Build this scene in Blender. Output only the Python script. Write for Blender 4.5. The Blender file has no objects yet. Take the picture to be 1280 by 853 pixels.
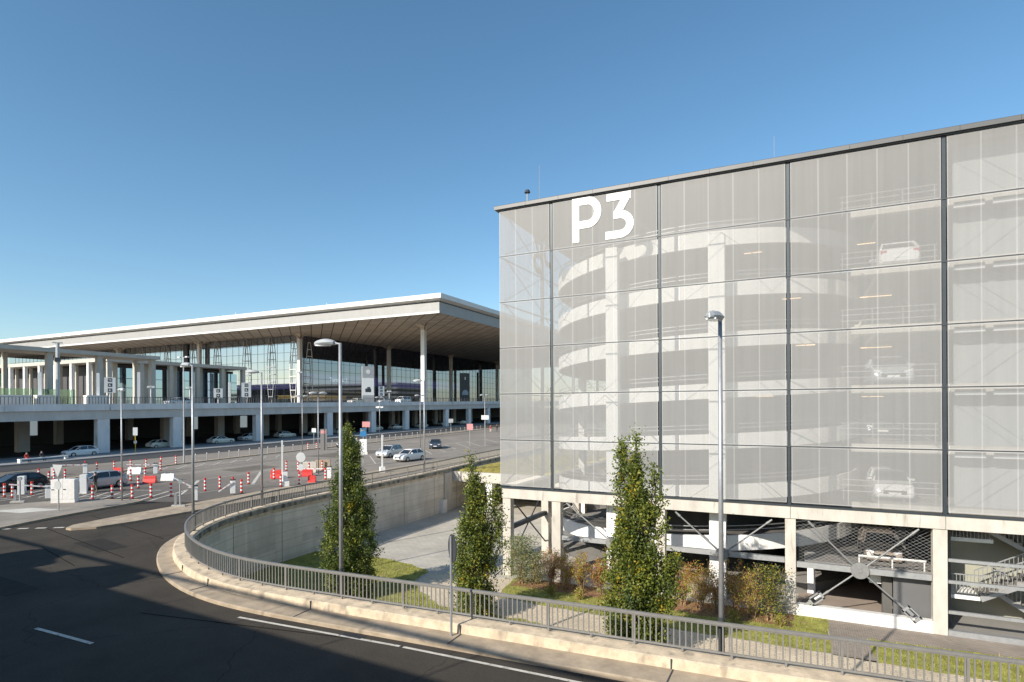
import bpy, bmesh, math, random
from mathutils import Vector, Matrix
from mathutils.geometry import tessellate_polygon
random.seed(7)
R = math.radians
scene = bpy.context.scene
COL = scene.collection
ZC = 7.1                      # eye height above the near road


def g(y):                     # the road plane rises one percent away from the garage forecourt
    return .01 * (min(max(y, 15), 260) - 15)


# ------------------------------------------------------------------ materials
def nt(name):
    m = bpy.data.materials.new(name)
    m.use_nodes = True
    t = m.node_tree
    return m, t, t.nodes['Principled BSDF']


def mat(name, col, rough=.6, metal=0., var=.0, scale=3., stretch=(1, 1, 1), bump=0., bscale=40., spots=None, spec=None, coords='Object'):
    """colour with procedural wear: broad mottling (var), optional dark stain spots (threshold, scale, colour), fine bump"""
    m, t, b = nt(name)
    N, L = t.nodes, t.links
    b.inputs['Roughness'].default_value = rough
    b.inputs['Metallic'].default_value = metal
    if spec is not None:
        b.inputs['Specular IOR Level'].default_value = spec
    c4 = (*col, 1)
    b.inputs['Base Color'].default_value = c4
    tc = N.new('ShaderNodeTexCoord')
    mp = N.new('ShaderNodeMapping')
    mp.inputs['Scale'].default_value = stretch
    L.new(tc.outputs[coords], mp.inputs['Vector'])
    out = None
    if var:
        nz = N.new('ShaderNodeTexNoise')
        nz.inputs['Scale'].default_value = scale
        nz.inputs['Detail'].default_value = 7
        nz.inputs['Roughness'].default_value = .65
        L.new(mp.outputs[0], nz.inputs['Vector'])
        rp = N.new('ShaderNodeValToRGB')
        rp.color_ramp.elements[0].position = .3
        rp.color_ramp.elements[1].position = .7
        rp.color_ramp.elements[0].color = (*[max(0, x * (1 - var)) for x in col], 1)
        rp.color_ramp.elements[1].color = (*[min(1, x * (1 + var)) for x in col], 1)
        L.new(nz.outputs['Fac'], rp.inputs['Fac'])
        out = rp.outputs['Color']
        if spots:
            th, sc, sc_col, st = spots
            mp2 = N.new('ShaderNodeMapping')
            mp2.inputs['Scale'].default_value = st
            L.new(tc.outputs[coords], mp2.inputs['Vector'])
            n2 = N.new('ShaderNodeTexNoise')
            n2.inputs['Scale'].default_value = sc
            n2.inputs['Detail'].default_value = 5
            L.new(mp2.outputs[0], n2.inputs['Vector'])
            r2 = N.new('ShaderNodeValToRGB')
            r2.color_ramp.elements[0].position = th
            r2.color_ramp.elements[1].position = th + .14
            L.new(n2.outputs['Fac'], r2.inputs['Fac'])
            mx = N.new('ShaderNodeMixRGB')
            mx.inputs[2].default_value = (*sc_col, 1)
            L.new(r2.outputs['Color'], mx.inputs[0])
            L.new(out, mx.inputs[1])
            out = mx.outputs[0]
        L.new(out, b.inputs['Base Color'])
    if bump:
        n3 = N.new('ShaderNodeTexNoise')
        n3.inputs['Scale'].default_value = bscale
        n3.inputs['Detail'].default_value = 4
        L.new(tc.outputs[coords], n3.inputs['Vector'])
        bp = N.new('ShaderNodeBump')
        bp.inputs['Strength'].default_value = bump
        bp.inputs['Distance'].default_value = .02
        L.new(n3.outputs['Fac'], bp.inputs['Height'])
        L.new(bp.outputs[0], b.inputs['Normal'])
    return m


def brick_mat(name, c1, c2, mortar, w, h, ms=.01, rough=.85, var=.25):
    m, t, b = nt(name)
    N, L = t.nodes, t.links
    tc = N.new('ShaderNodeTexCoord')
    br = N.new('ShaderNodeTexBrick')
    br.inputs['Scale'].default_value = 1
    br.inputs['Color1'].default_value = (*c1, 1)
    br.inputs['Color2'].default_value = (*c2, 1)
    br.inputs['Mortar'].default_value = (*mortar, 1)
    br.inputs['Mortar Size'].default_value = ms
    br.inputs['Brick Width'].default_value = w
    br.inputs['Row Height'].default_value = h
    L.new(tc.outputs['Object'], br.inputs['Vector'])
    nz = N.new('ShaderNodeTexNoise')
    nz.inputs['Scale'].default_value = .35
    nz.inputs['Detail'].default_value = 8
    nz.inputs['Roughness'].default_value = .7
    L.new(tc.outputs['Object'], nz.inputs['Vector'])
    mr = N.new('ShaderNodeMapRange')
    mr.inputs[1].default_value = .3
    mr.inputs[2].default_value = .7
    mr.inputs[3].default_value = 1 - var
    mr.inputs[4].default_value = 1 + var
    L.new(nz.outputs['Fac'], mr.inputs[0])
    hs = N.new('ShaderNodeHueSaturation')
    L.new(mr.outputs[0], hs.inputs['Value'])
    L.new(br.outputs['Color'], hs.inputs['Color'])
    L.new(hs.outputs[0], b.inputs['Base Color'])
    b.inputs['Roughness'].default_value = rough
    return m


def leaf_mat(name, col):
    m, t, b = nt(name)
    N, L = t.nodes, t.links
    b.inputs['Base Color'].default_value = (*col, 1)
    b.inputs['Roughness'].default_value = .5
    tr = N.new('ShaderNodeBsdfTranslucent')
    tr.inputs['Color'].default_value = (*[min(1, c * 1.5) for c in col], 1)
    mx = N.new('ShaderNodeMixShader')
    mx.inputs[0].default_value = .3
    L.new(b.outputs[0], mx.inputs[1])
    L.new(tr.outputs[0], mx.inputs[2])
    L.new(mx.outputs[0], N['Material Output'].inputs['Surface'])
    return m


def mesh_mat(name, col, clear, var=.06):
    """expanded metal screen: light metal with an even share of holes"""
    m, t, b = nt(name)
    N, L = t.nodes, t.links
    tc = N.new('ShaderNodeTexCoord')
    mp = N.new('ShaderNodeMapping')
    mp.inputs['Scale'].default_value = (1, 1, .25)
    nz = N.new('ShaderNodeTexNoise')
    nz.inputs['Scale'].default_value = 2.2
    nz.inputs['Detail'].default_value = 5
    L.new(tc.outputs['Object'], mp.inputs['Vector'])
    L.new(mp.outputs[0], nz.inputs['Vector'])
    rp = N.new('ShaderNodeValToRGB')
    rp.color_ramp.elements[0].position = .3
    rp.color_ramp.elements[1].position = .7
    rp.color_ramp.elements[0].color = (*[c * (1 - var) for c in col], 1)
    rp.color_ramp.elements[1].color = (*[c * (1 + var) for c in col], 1)
    L.new(nz.outputs['Fac'], rp.inputs['Fac'])
    oi = N.new('ShaderNodeObjectInfo')
    mr = N.new('ShaderNodeMapRange')
    mr.inputs[3].default_value = .955
    mr.inputs[4].default_value = 1.045
    L.new(oi.outputs['Random'], mr.inputs[0])
    n2 = N.new('ShaderNodeTexNoise')
    n2.inputs['Scale'].default_value = 1.6
    n2.inputs['Detail'].default_value = 6
    mp2 = N.new('ShaderNodeMapping')
    mp2.inputs['Scale'].default_value = (3, 3, .10)
    L.new(tc.outputs['Object'], mp2.inputs['Vector'])
    L.new(mp2.outputs[0], n2.inputs['Vector'])
    m2 = N.new('ShaderNodeMapRange')
    m2.inputs[1].default_value = .35
    m2.inputs[2].default_value = .7
    m2.inputs[3].default_value = 1.02
    m2.inputs[4].default_value = .95
    L.new(n2.outputs['Fac'], m2.inputs[0])
    mm = N.new('ShaderNodeMath'); mm.operation = 'MULTIPLY'
    L.new(mr.outputs[0], mm.inputs[0]); L.new(m2.outputs[0], mm.inputs[1])
    hv = N.new('ShaderNodeHueSaturation')
    L.new(mm.outputs[0], hv.inputs['Value'])
    L.new(rp.outputs[0], hv.inputs['Color'])
    L.new(hv.outputs[0], b.inputs['Base Color'])
    b.inputs['Roughness'].default_value = .55
    b.inputs['Metallic'].default_value = .0
    tp = N.new('ShaderNodeBsdfTransparent')
    mx = N.new('ShaderNodeMixShader')
    mx.inputs[0].default_value = clear
    L.new(b.outputs[0], mx.inputs[1])
    L.new(tp.outputs[0], mx.inputs[2])
    L.new(mx.outputs[0], N['Material Output'].inputs['Surface'])
    return m


def glass_mat(name, tint, clear, refl):
    m, t, b = nt(name)
    N, L = t.nodes, t.links
    gl = N.new('ShaderNodeBsdfGlossy')
    gl.inputs['Color'].default_value = (*refl, 1)
    gl.inputs['Roughness'].default_value = .02
    tp = N.new('ShaderNodeBsdfTransparent')
    tp.inputs['Color'].default_value = (*tint, 1)
    mx = N.new('ShaderNodeMixShader')
    mx.inputs[0].default_value = clear
    L.new(gl.outputs[0], mx.inputs[1])
    L.new(tp.outputs[0], mx.inputs[2])
    L.new(mx.outputs[0], N['Material Output'].inputs['Surface'])
    return m


def emit_mat(name, col, s):
    m, t, b = nt(name)
    b.inputs['Base Color'].default_value = (*col, 1)
    b.inputs['Emission Color'].default_value = (*col, 1)
    b.inputs['Emission Strength'].default_value = s
    return m


def wall_mat(name):
    """shuttered concrete: horizontal board joints, tie joints, damp streaks"""
    m, t, b = nt(name)
    N, L = t.nodes, t.links
    tc = N.new('ShaderNodeTexCoord')
    sp = N.new('ShaderNodeSeparateXYZ')
    L.new(tc.outputs['Object'], sp.inputs[0])

    def joints(sock, period, width, phase=0.):
        a = N.new('ShaderNodeMath'); a.operation = 'ADD'; a.inputs[1].default_value = phase
        L.new(sock, a.inputs[0])
        d = N.new('ShaderNodeMath'); d.operation = 'PINGPONG'; d.inputs[1].default_value = period / 2
        L.new(a.outputs[0], d.inputs[0])
        c = N.new('ShaderNodeMath'); c.operation = 'LESS_THAN'; c.inputs[1].default_value = width / 2
        L.new(d.outputs[0], c.inputs[0])
        return c.outputs[0]
    j1 = joints(sp.outputs['Z'], .62, .026, .2)
    n1 = N.new('ShaderNodeTexNoise'); n1.inputs['Scale'].default_value = .8; n1.inputs['Detail'].default_value = 8; n1.inputs['Roughness'].default_value = .7
    mp = N.new('ShaderNodeMapping'); mp.inputs['Scale'].default_value = (1, 1, .35)
    L.new(tc.outputs['Object'], mp.inputs['Vector']); L.new(mp.outputs[0], n1.inputs['Vector'])
    rp = N.new('ShaderNodeValToRGB')
    rp.color_ramp.elements[0].position = .3; rp.color_ramp.elements[1].position = .72
    rp.color_ramp.elements[0].color = (.60, .53, .44, 1); rp.color_ramp.elements[1].color = (.82, .745, .64, 1)
    L.new(n1.outputs['Fac'], rp.inputs['Fac'])
    # board bands of slightly different tone
    fl = N.new('ShaderNodeMath'); fl.operation = 'SNAP'; fl.inputs[1].default_value = .62
    L.new(sp.outputs['Z'], fl.inputs[0])
    cb = N.new('ShaderNodeCombineXYZ'); L.new(fl.outputs[0], cb.inputs[0])
    fy = N.new('ShaderNodeMath'); fy.operation = 'SNAP'; fy.inputs[1].default_value = 2.6
    L.new(sp.outputs['Y'], fy.inputs[0]); L.new(fy.outputs[0], cb.inputs[1])
    wn = N.new('ShaderNodeTexWhiteNoise'); L.new(cb.outputs[0], wn.inputs['Vector'])
    mr = N.new('ShaderNodeMapRange'); mr.inputs[3].default_value = .86; mr.inputs[4].default_value = 1.1
    L.new(wn.outputs['Value'], mr.inputs[0])
    hs = N.new('ShaderNodeHueSaturation'); L.new(mr.outputs[0], hs.inputs['Value']); L.new(rp.outputs[0], hs.inputs['Color'])
    mx = N.new('ShaderNodeMixRGB'); mx.inputs[2].default_value = (.46, .41, .34, 1)
    L.new(j1, mx.inputs[0]); L.new(hs.outputs[0], mx.inputs[1])
    L.new(mx.outputs[0], b.inputs['Base Color'])
    b.inputs['Roughness'].default_value = .9
    return m


M = {}
M['asphalt'] = mat('asphalt', (.064, .055, .045), .9, spec=.12, var=.22, scale=.35, bump=.4, bscale=60, spots=(.66, .12, (.04, .038, .036), (1, .25, 1)))
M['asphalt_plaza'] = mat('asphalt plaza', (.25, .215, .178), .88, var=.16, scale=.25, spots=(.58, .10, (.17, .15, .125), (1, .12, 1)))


def grazing_shade_y(m, near, y0, y1):
    """grazing-angle dimming painted into the colour, darker towards the junction"""
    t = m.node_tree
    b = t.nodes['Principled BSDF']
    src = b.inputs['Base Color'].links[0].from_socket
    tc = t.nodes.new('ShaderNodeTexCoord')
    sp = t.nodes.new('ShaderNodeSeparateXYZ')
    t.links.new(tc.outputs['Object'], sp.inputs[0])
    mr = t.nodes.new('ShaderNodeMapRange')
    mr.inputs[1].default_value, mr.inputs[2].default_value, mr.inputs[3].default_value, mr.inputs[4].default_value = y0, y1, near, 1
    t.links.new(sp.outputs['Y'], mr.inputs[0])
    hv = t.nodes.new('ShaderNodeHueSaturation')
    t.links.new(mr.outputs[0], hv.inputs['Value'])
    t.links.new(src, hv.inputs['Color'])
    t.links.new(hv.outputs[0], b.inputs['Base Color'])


grazing_shade_y(M['asphalt_plaza'], .36, 25, 46)  # view-angle brightness falloff painted into the plaza colour


def aggregate(m, crack=.35, grain=.28):
    """stone grain and a few wandering cracks"""
    t = m.node_tree
    b = t.nodes['Principled BSDF']
    N, L = t.nodes, t.links
    src = b.inputs['Base Color'].links[0].from_socket
    tc = N.new('ShaderNodeTexCoord')
    n1 = N.new('ShaderNodeTexNoise'); n1.inputs['Scale'].default_value = 16; n1.inputs['Detail'].default_value = 6; n1.inputs['Roughness'].default_value = .8
    L.new(tc.outputs['Object'], n1.inputs['Vector'])
    a = N.new('ShaderNodeMapRange'); a.inputs[1].default_value = .3; a.inputs[2].default_value = .7; a.inputs[3].default_value = 1 - grain; a.inputs[4].default_value = 1 + grain
    L.new(n1.outputs['Fac'], a.inputs[0])
    n2 = N.new('ShaderNodeTexNoise'); n2.inputs['Scale'].default_value = .9; n2.inputs['Detail'].default_value = 4
    L.new(tc.outputs['Object'], n2.inputs['Vector'])
    mx = N.new('ShaderNodeMixRGB'); mx.blend_type = 'ADD'; mx.inputs[0].default_value = .9
    L.new(tc.outputs['Object'], mx.inputs[1]); L.new(n2.outputs['Color'], mx.inputs[2])
    vo = N.new('ShaderNodeTexVoronoi'); vo.feature = 'DISTANCE_TO_EDGE'; vo.inputs['Scale'].default_value = .16
    L.new(mx.outputs[0], vo.inputs['Vector'])
    c = N.new('ShaderNodeMapRange'); c.inputs[1].default_value = .0; c.inputs[2].default_value = .006; c.inputs[3].default_value = 1 - crack; c.inputs[4].default_value = 1
    L.new(vo.outputs['Distance'], c.inputs[0])
    p = N.new('ShaderNodeMath'); p.operation = 'MULTIPLY'
    L.new(a.outputs[0], p.inputs[0]); L.new(c.outputs[0], p.inputs[1])
    hv = N.new('ShaderNodeHueSaturation')
    L.new(p.outputs[0], hv.inputs['Value']); L.new(src, hv.inputs['Color'])
    L.new(hv.outputs[0], b.inputs['Base Color'])


aggregate(M['asphalt'])
aggregate(M['asphalt_plaza'], .25, .15)
M['asphalt_dark'] = mat('asphalt dark', (.050, .050, .052), .85, var=.2, scale=.3)
M['kerb'] = mat('kerb concrete', (.37, .295, .21), .9, var=.28, scale=1.6, bump=.3, bscale=30, spots=(.60, 2.2, (.27, .21, .15), (1, 1, 3)))
M['parapet'] = mat('parapet concrete', (.58, .47, .335), .9, var=.30, scale=2.2, bump=.5, bscale=22, spots=(.58, 2.6, (.30, .25, .19), (1, 1, .5)))
M['coping_dirt'] = mat('weathered coping', (.30, .27, .22), .9, var=.4, scale=2.5, spots=(.5, 2.0, (.08, .075, .065), (1, 1, .3)))
M['wall'] = wall_mat('shuttered concrete')
M['concrete'] = mat('concrete', (.52, .48, .42), .85, var=.16, scale=1.8, stretch=(1, 1, .35), bump=.15, bscale=14, spots=(.62, 3.5, (.30, .27, .22), (1, 1, .18)))
M['concrete_white'] = mat('white painted concrete', (.88, .87, .84), .8, var=.08, scale=1.4, stretch=(1, 1, .4))
M['concrete_deck'] = mat('deck concrete', (.74, .72, .70), .85, var=.16, scale=.6, stretch=(1, 1, .3), spots=(.64, 1.4, (.16, .15, .15), (1, 1, .12)))
M['concrete_beam'] = mat('deck beam concrete', (.60, .565, .52), .88, var=.12, scale=.5, stretch=(1, 1, .4))
M['colonnade'] = mat('colonnade concrete', (.50, .47, .41), .85, var=.1, scale=.5)
M['paver'] = brick_mat('forecourt pavers', (.50, .46, .39), (.455, .415, .352), (.34, .31, .26), .6, .3, .015, var=.2)
M['paver_path'] = brick_mat('path pavers', (.62, .515, .38), (.56, .465, .34), (.28, .25, .19), .4, .2, .012, var=.2)
M['paver_brown'] = brick_mat('brown pavers', (.34, .285, .23), (.28, .235, .19), (.12, .10, .085), .2, .1, .01, var=.3)
M['paver_side'] = brick_mat('sidewalk pavers', (.30, .262, .215), (.27, .236, .195), (.15, .13, .11), .3, .3, .012, var=.25)
M['paver_pale'] = mat('pale paving inset', (.55, .52, .46), .85, var=.15, scale=1.2)
M['soil'] = mat('bark mulch', (.26, .135, .075), .95, var=.45, scale=5, bump=.8, bscale=30)
M['lawn'] = mat('lawn soil and turf', (.27, .265, .06), .95, var=.45, scale=1.6, bump=.8, bscale=40, spots=(.60, 1.2, (.27, .21, .09), (1, 1, 1)))
M['brace'] = mat('dull brace steel', (.24, .24, .235), .6, .3, var=.15, scale=5)
M['steel'] = mat('galvanised steel', (.40, .405, .41), .5, .55, var=.12, scale=5)
M['steel_rail'] = mat('grey coated railing steel', (.26, .25, .235), .45, .35, var=.10, scale=4)
M['steel_dark'] = mat('dark coated steel', (.055, .06, .065), .5, .3, var=.15, scale=4)
M['gap_steel'] = mat('slate grey mullion steel', (.050, .060, .068), .45, .4, var=.1, scale=2)
M['coping_metal'] = mat('roof edge metal', (.12, .12, .118), .5, .3, var=.06, scale=1.2)
M['mesh'] = mesh_mat('expanded metal screen', (.385, .380, .368), .46, .012)
M['mesh_seam'] = mesh_mat('screen seam', (.435, .43, .42), .36, .012)
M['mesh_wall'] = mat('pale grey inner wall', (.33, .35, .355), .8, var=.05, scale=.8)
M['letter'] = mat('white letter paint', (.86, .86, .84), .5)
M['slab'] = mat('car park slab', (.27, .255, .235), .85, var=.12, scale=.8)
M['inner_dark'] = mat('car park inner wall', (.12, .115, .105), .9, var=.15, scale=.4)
M['door_grey'] = mat('grey service door', (.125, .125, .128), .6, var=.06, scale=1)
M['white'] = mat('white powder coat', (.80, .80, .78), .45, var=.04, scale=3)
M['white_dirty'] = mat('white painted steel, dusty', (.74, .72, .68), .55, var=.10, scale=4)
M['red'] = mat('signal red plastic', (.62, .045, .035), .45, var=.12, scale=4)
M['yellow'] = mat('yellow enamel', (.72, .48, .05), .5, var=.05)
M['green'] = mat('green board', (.20, .42, .26), .6, var=.1)
M['blue'] = mat('blue sign enamel', (.04, .20, .42), .4, var=.05)
M['pink'] = mat('faded red sign', (.66, .30, .29), .5, var=.1, scale=6)
M['black'] = mat('black', (.018, .018, .02), .4, var=.1)
M['glyph'] = mat('black print', (.03, .03, .03), .6)
M['sign_back'] = mat('grey sign back', (.44, .45, .45), .5, .3, var=.06)
M['tyre'] = mat('tyre rubber', (.018, .018, .018), .85)
M['rim'] = mat('alloy rim', (.42, .42, .43), .35, .7)
M['car_glass'] = mat('car window glass', (.020, .024, .028), .08, spec=.9)
M['lamp_clear'] = mat('clear lamp lens', (.75, .76, .78), .15)
M['lamp_red'] = mat('red lamp lens', (.40, .02, .02), .2)
M['east_glass'] = glass_mat('terminal glazing with dimmed reflection', (.30, .33, .37), .30, (.30, .33, .38))  # same glazing; its dimmer sky reflection is set in the colour
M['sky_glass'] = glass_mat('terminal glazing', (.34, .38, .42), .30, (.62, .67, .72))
M['soffit'] = None
M['roof_white'] = mat('white roof cladding', (.72, .71, .68), .5, var=.05, scale=.2)
M['roof_grey'] = mat('fascia panels', (.34, .335, .325), .55, var=.06, scale=.4)
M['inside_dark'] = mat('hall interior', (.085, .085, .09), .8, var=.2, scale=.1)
M['purple'] = mat('violet banner', (.16, .14, .34), .6)
M['rail_deck'] = mat('deck railing steel', (.10, .10, .105), .5, .3)
M['bark'] = mat('tree bark', (.085, .065, .045), .95, var=.3, scale=8)
M['twig'] = mat('bare twigs', (.34, .22, .13), .9, var=.3, scale=6)
M['sedum'] = mat('sedum roof planting', (.30, .24, .05), .95, var=.4, scale=2.5, bump=.8, bscale=20, spots=(.52, 1.3, (.10, .14, .03), (1, 1, 1)))
M['tube'] = emit_mat('lit fluorescent tube', (1., .68, .36), 1.0)
M['paint'] = mat('road paint', (.56, .52, .45), .75, var=.25, scale=3, spots=(.56, 6, (.22, .20, .17), (1, 1, 1)))
M['skin'] = mat('skin', (.46, .28, .21), .5)
M['skin_dark'] = M['skin']
for nm, c in dict(green_a=(.105, .140, .024), green_b=(.175, .205, .030), green_c=(.070, .100, .022), olive=(.28, .27, .04), gold=(.46, .34, .025), dark=(.040, .058, .016),
                  rust=(.42, .17, .06), redleaf=(.36, .10, .05), orange=(.46, .16, .02), silver=(.21, .23, .12), straw=(.40, .33, .11), grass=(.25, .265, .04)).items():
    M['leaf_' + nm] = leaf_mat('leaf ' + nm, c)


def soffit_mat():
    m, t, b = nt('coffered soffit')
    N, L = t.nodes, t.links
    tc = N.new('ShaderNodeTexCoord')
    br = N.new('ShaderNodeTexBrick')
    br.offset = 0
    br.inputs['Scale'].default_value = 1
    br.inputs['Color1'].default_value = (.62, .53, .43, 1)
    br.inputs['Color2'].default_value = (.50, .43, .35, 1)
    br.inputs['Mortar'].default_value = (.10, .085, .07, 1)
    br.inputs['Mortar Size'].default_value = .126
    br.inputs['Brick Width'].default_value = 3.1
    br.inputs['Row Height'].default_value = 3.1
    mp = N.new('ShaderNodeMapping')
    mp.inputs['Rotation'].default_value = (0, 0, R(45))
    L.new(tc.outputs['Object'], mp.inputs['Vector'])
    L.new(mp.outputs[0], br.inputs['Vector'])
    L.new(br.outputs['Color'], b.inputs['Base Color'])
    b.inputs['Roughness'].default_value = .8
    return m


M['soffit'] = soffit_mat()


# ------------------------------------------------------------------ mesh helpers
class MB:
    def __init__(s):
        s.v, s.f, s.m = [], [], []

    def face(s, pts, mi=0):
        n = len(s.v)
        s.v += [tuple(p) for p in pts]
        s.f.append(tuple(range(n, n + len(pts))))
        s.m.append(mi)

    def add(s, vs, fs, mi=0):
        n = len(s.v)
        s.v += [tuple(p) for p in vs]
        for f in fs:
            s.f.append(tuple(n + i for i in f))
            s.m.append(mi)

    def box(s, x0, y0, z0, x1, y1, z1, mi=0):
        vs = [(x0, y0, z0), (x1, y0, z0), (x1, y1, z0), (x0, y1, z0), (x0, y0, z1), (x1, y0, z1), (x1, y1, z1), (x0, y1, z1)]
        s.add(vs, [(0, 3, 2, 1), (4, 5, 6, 7), (0, 1, 5, 4), (1, 2, 6, 5), (2, 3, 7, 6), (3, 0, 4, 7)], mi)

    def beam(s, p0, p1, w, h, mi=0, up=(0, 0, 1)):
        p0, p1 = Vector(p0), Vector(p1)
        d = (p1 - p0).normalized()
        u = Vector(up)
        if abs(d.dot(u)) > .99:
            u = Vector((0, 1, 0))
        a = d.cross(u).normalized() * (w / 2)
        b = a.cross(d).normalized() * (h / 2)
        vs = [p0 - a - b, p0 + a - b, p0 + a + b, p0 - a + b, p1 - a - b, p1 + a - b, p1 + a + b, p1 - a + b]
        s.add(vs, [(0, 1, 2, 3), (7, 6, 5, 4), (0, 4, 5, 1), (1, 5, 6, 2), (2, 6, 7, 3), (3, 7, 4, 0)], mi)

    def cyl(s, p0, p1, r0, r1=None, n=10, mi=0, caps=True):
        r1 = r0 if r1 is None else r1
        p0, p1 = Vector(p0), Vector(p1)
        d = (p1 - p0).normalized()
        u = Vector((0, 0, 1)) if abs(d.z) < .95 else Vector((1, 0, 0))
        a = d.cross(u).normalized()
        b = d.cross(a)
        ra = [p0 + (a * math.cos(t) + b * math.sin(t)) * r0 for t in [2 * math.pi * i / n for i in range(n)]]
        rb = [p1 + (a * math.cos(t) + b * math.sin(t)) * r1 for t in [2 * math.pi * i / n for i in range(n)]]
        fs = [(i, n + i, n + (i + 1) % n, (i + 1) % n) for i in range(n)]
        if caps:
            fs += [tuple(range(n)), tuple(range(2 * n - 1, n - 1, -1))]
        s.add(ra + rb, fs, mi)

    def loft(s, rings, mi=0, caps=True, close=True):
        n = len(rings[0])
        vs = [p for r in rings for p in r]
        fs = []
        for k in range(len(rings) - 1):
            for i in range(n if close else n - 1):
                j = (i + 1) % n
                fs.append((k * n + i, k * n + j, (k + 1) * n + j, (k + 1) * n + i))
        if caps:
            fs.append(tuple(range(n - 1, -1, -1)))
            fs.append(tuple(range((len(rings) - 1) * n, len(rings) * n)))
        s.add(vs, fs, mi)

    def prism(s, poly, z0, z1, mi=0, sl=None):
        """upright prism; z0, z1 numbers or functions of (x, y)"""
        fa = z0 if callable(z0) else (lambda x, y: z0)
        fb = z1 if callable(z1) else (lambda x, y: z1)
        n = len(poly)
        lo = [(x, y, fa(x, y)) for x, y in poly]
        hi = [(x, y, fb(x, y)) for x, y in poly]
        fs = [(i, (i + 1) % n, n + (i + 1) % n, n + i) for i in range(n)]
        s.add(lo + hi, fs, mi)
        tri = tessellate_polygon([[Vector((x, y, 0)) for x, y in poly]])
        s.add(hi, [tuple(t) for t in tri], mi)
        s.add(lo, [tuple(reversed(t)) for t in tri], mi)

    def build(s, name, mats, parent=None, smooth=False, origin=None, bevel=0, recalc=True):
        me = bpy.data.meshes.new(name)
        o = Vector(origin) if origin is not None else None
        vs = s.v if o is None else [tuple(Vector(p) - o) for p in s.v]
        me.from_pydata(vs, [], s.f)
        if not isinstance(mats, (list, tuple)):
            mats = [mats]
        for m in mats:
            me.materials.append(m)
        if len(mats) > 1:
            me.polygons.foreach_set('material_index', s.m)
        if recalc:
            bm = bmesh.new()
            bm.from_mesh(me)
            bmesh.ops.recalc_face_normals(bm, faces=bm.faces)
            bm.to_mesh(me)
            bm.free()
        if smooth:
            me.polygons.foreach_set('use_smooth', [True] * len(me.polygons))
        me.update()
        ob = bpy.data.objects.new(name, me)
        COL.objects.link(ob)
        if o is not None:
            ob.location = o
        if parent is not None:
            ob.parent = parent
            if s_world(parent):
                ob.matrix_parent_inverse = Matrix.Translation(-Vector(parent.location))
        if bevel:
            b = ob.modifiers.new('edge', 'BEVEL')
            b.width = bevel
            b.segments = 2
            b.limit_method = 'ANGLE'
        return ob


def s_world(p):
    return bool(p.get('_world', 0))


def tag(o, label=None, cat=None, group=None, kind=None):
    if label: o['label'] = label
    if cat: o['category'] = cat
    if group: o['group'] = group
    if kind: o['kind'] = kind
    return o


def thing(name, label, cat, loc=(0, 0, 0), rz=0, group=None, world=False):
    o = bpy.data.objects.new(name, None)
    o.empty_display_size = .3
    COL.objects.link(o)
    o.location = loc
    o.rotation_euler = (0, 0, rz)
    if world:
        o['_world'] = 1
    return tag(o, label, cat, group)


KIDS = {}


def kids(o):
    return [c for c in COL.objects if c.parent == o]


def tree_of(o):
    """a thing with its parts and sub-parts, listed once so that copies are quick"""
    if o.name not in KIDS:
        KIDS[o.name] = [(c, kids(c)) for c in kids(o)]
    return KIDS[o.name]


def dup(o, loc, rz=0, label=None, group=None, scale=None):
    r = o.copy()
    COL.objects.link(r)
    r.location = loc
    r.rotation_euler = (0, 0, rz)
    if scale: r.scale = scale
    if label: r['label'] = label
    if group: r['group'] = group
    for c, subs in tree_of(o):
        k = c.copy()
        COL.objects.link(k)
        k.parent = r
        for d in subs:
            e = d.copy()
            COL.objects.link(e)
            e.parent = k
    return r


def place(o, loc, rz=0, label=None):
    o.location = loc
    o.rotation_euler = (0, 0, rz)
    if label: o['label'] = label
    return o


class Maker:
    """first call moves the prototype itself, later calls copy it"""
    def __init__(s, proto):
        s.p, s.used = proto, False

    def __call__(s, loc, rz=0, label=None, group=None, scale=None):
        if not s.used:
            tree_of(s.p)
            s.used = True
            place(s.p, loc, rz, label)
            if group: s.p['group'] = group
            if scale: s.p.scale = scale
            return s.p
        return dup(s.p, loc, rz, label, group, scale)


def sheet(name, poly, dz, m, flat=None):
    """a surface lying dz above the road plane (or at a fixed level)"""
    mb = MB()
    tri = tessellate_polygon([[Vector((x, y, 0)) for x, y in poly]])
    mb.add([(x, y, (g(y) + dz) if flat is None else flat) for x, y in poly], [tuple(t) for t in tri])
    o = mb.build(name, m)
    bm = bmesh.new(); bm.from_mesh(o.data)
    for f in bm.faces:
        if f.normal.z < 0: f.normal_flip()
    bm.to_mesh(o.data); bm.free()
    return tag(o, kind='structure')


def catmull(pts, step=.5):
    out = []
    P = [Vector(p) for p in pts]
    for i in range(len(P) - 1):
        p0, p1, p2, p3 = P[max(i - 1, 0)], P[i], P[i + 1], P[min(i + 2, len(P) - 1)]
        n = max(1, int((p2 - p1).length / step))
        for k in range(n):
            t = k / n
            out.append(.5 * ((2 * p1) + (p2 - p0) * t + (2 * p0 - 5 * p1 + 4 * p2 - p3) * t * t + (3 * p1 - p0 - 3 * p2 + p3) * t ** 3))
    out.append(P[-1])
    return out


def normals(path):
    """right-hand normals of a plan polyline"""
    out = []
    for i in range(len(path)):
        d = (path[min(i + 1, len(path) - 1)] - path[max(i - 1, 0)])
        d = Vector((d.x, d.y)).normalized()
        out.append(Vector((d.y, -d.x)))
    return out


def sweep(mb, path, prof, mi=0, slope=True):
    """closed profile [(offset to the right, z)] along a plan path"""
    ns = normals(path)
    rings = []
    for p, n in zip(path, ns):
        rings.append([(p.x + n.x * o, p.y + n.y * o, z + (g(p.y) if slope else 0)) for o, z in prof])
    mb.loft(rings, mi)


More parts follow.
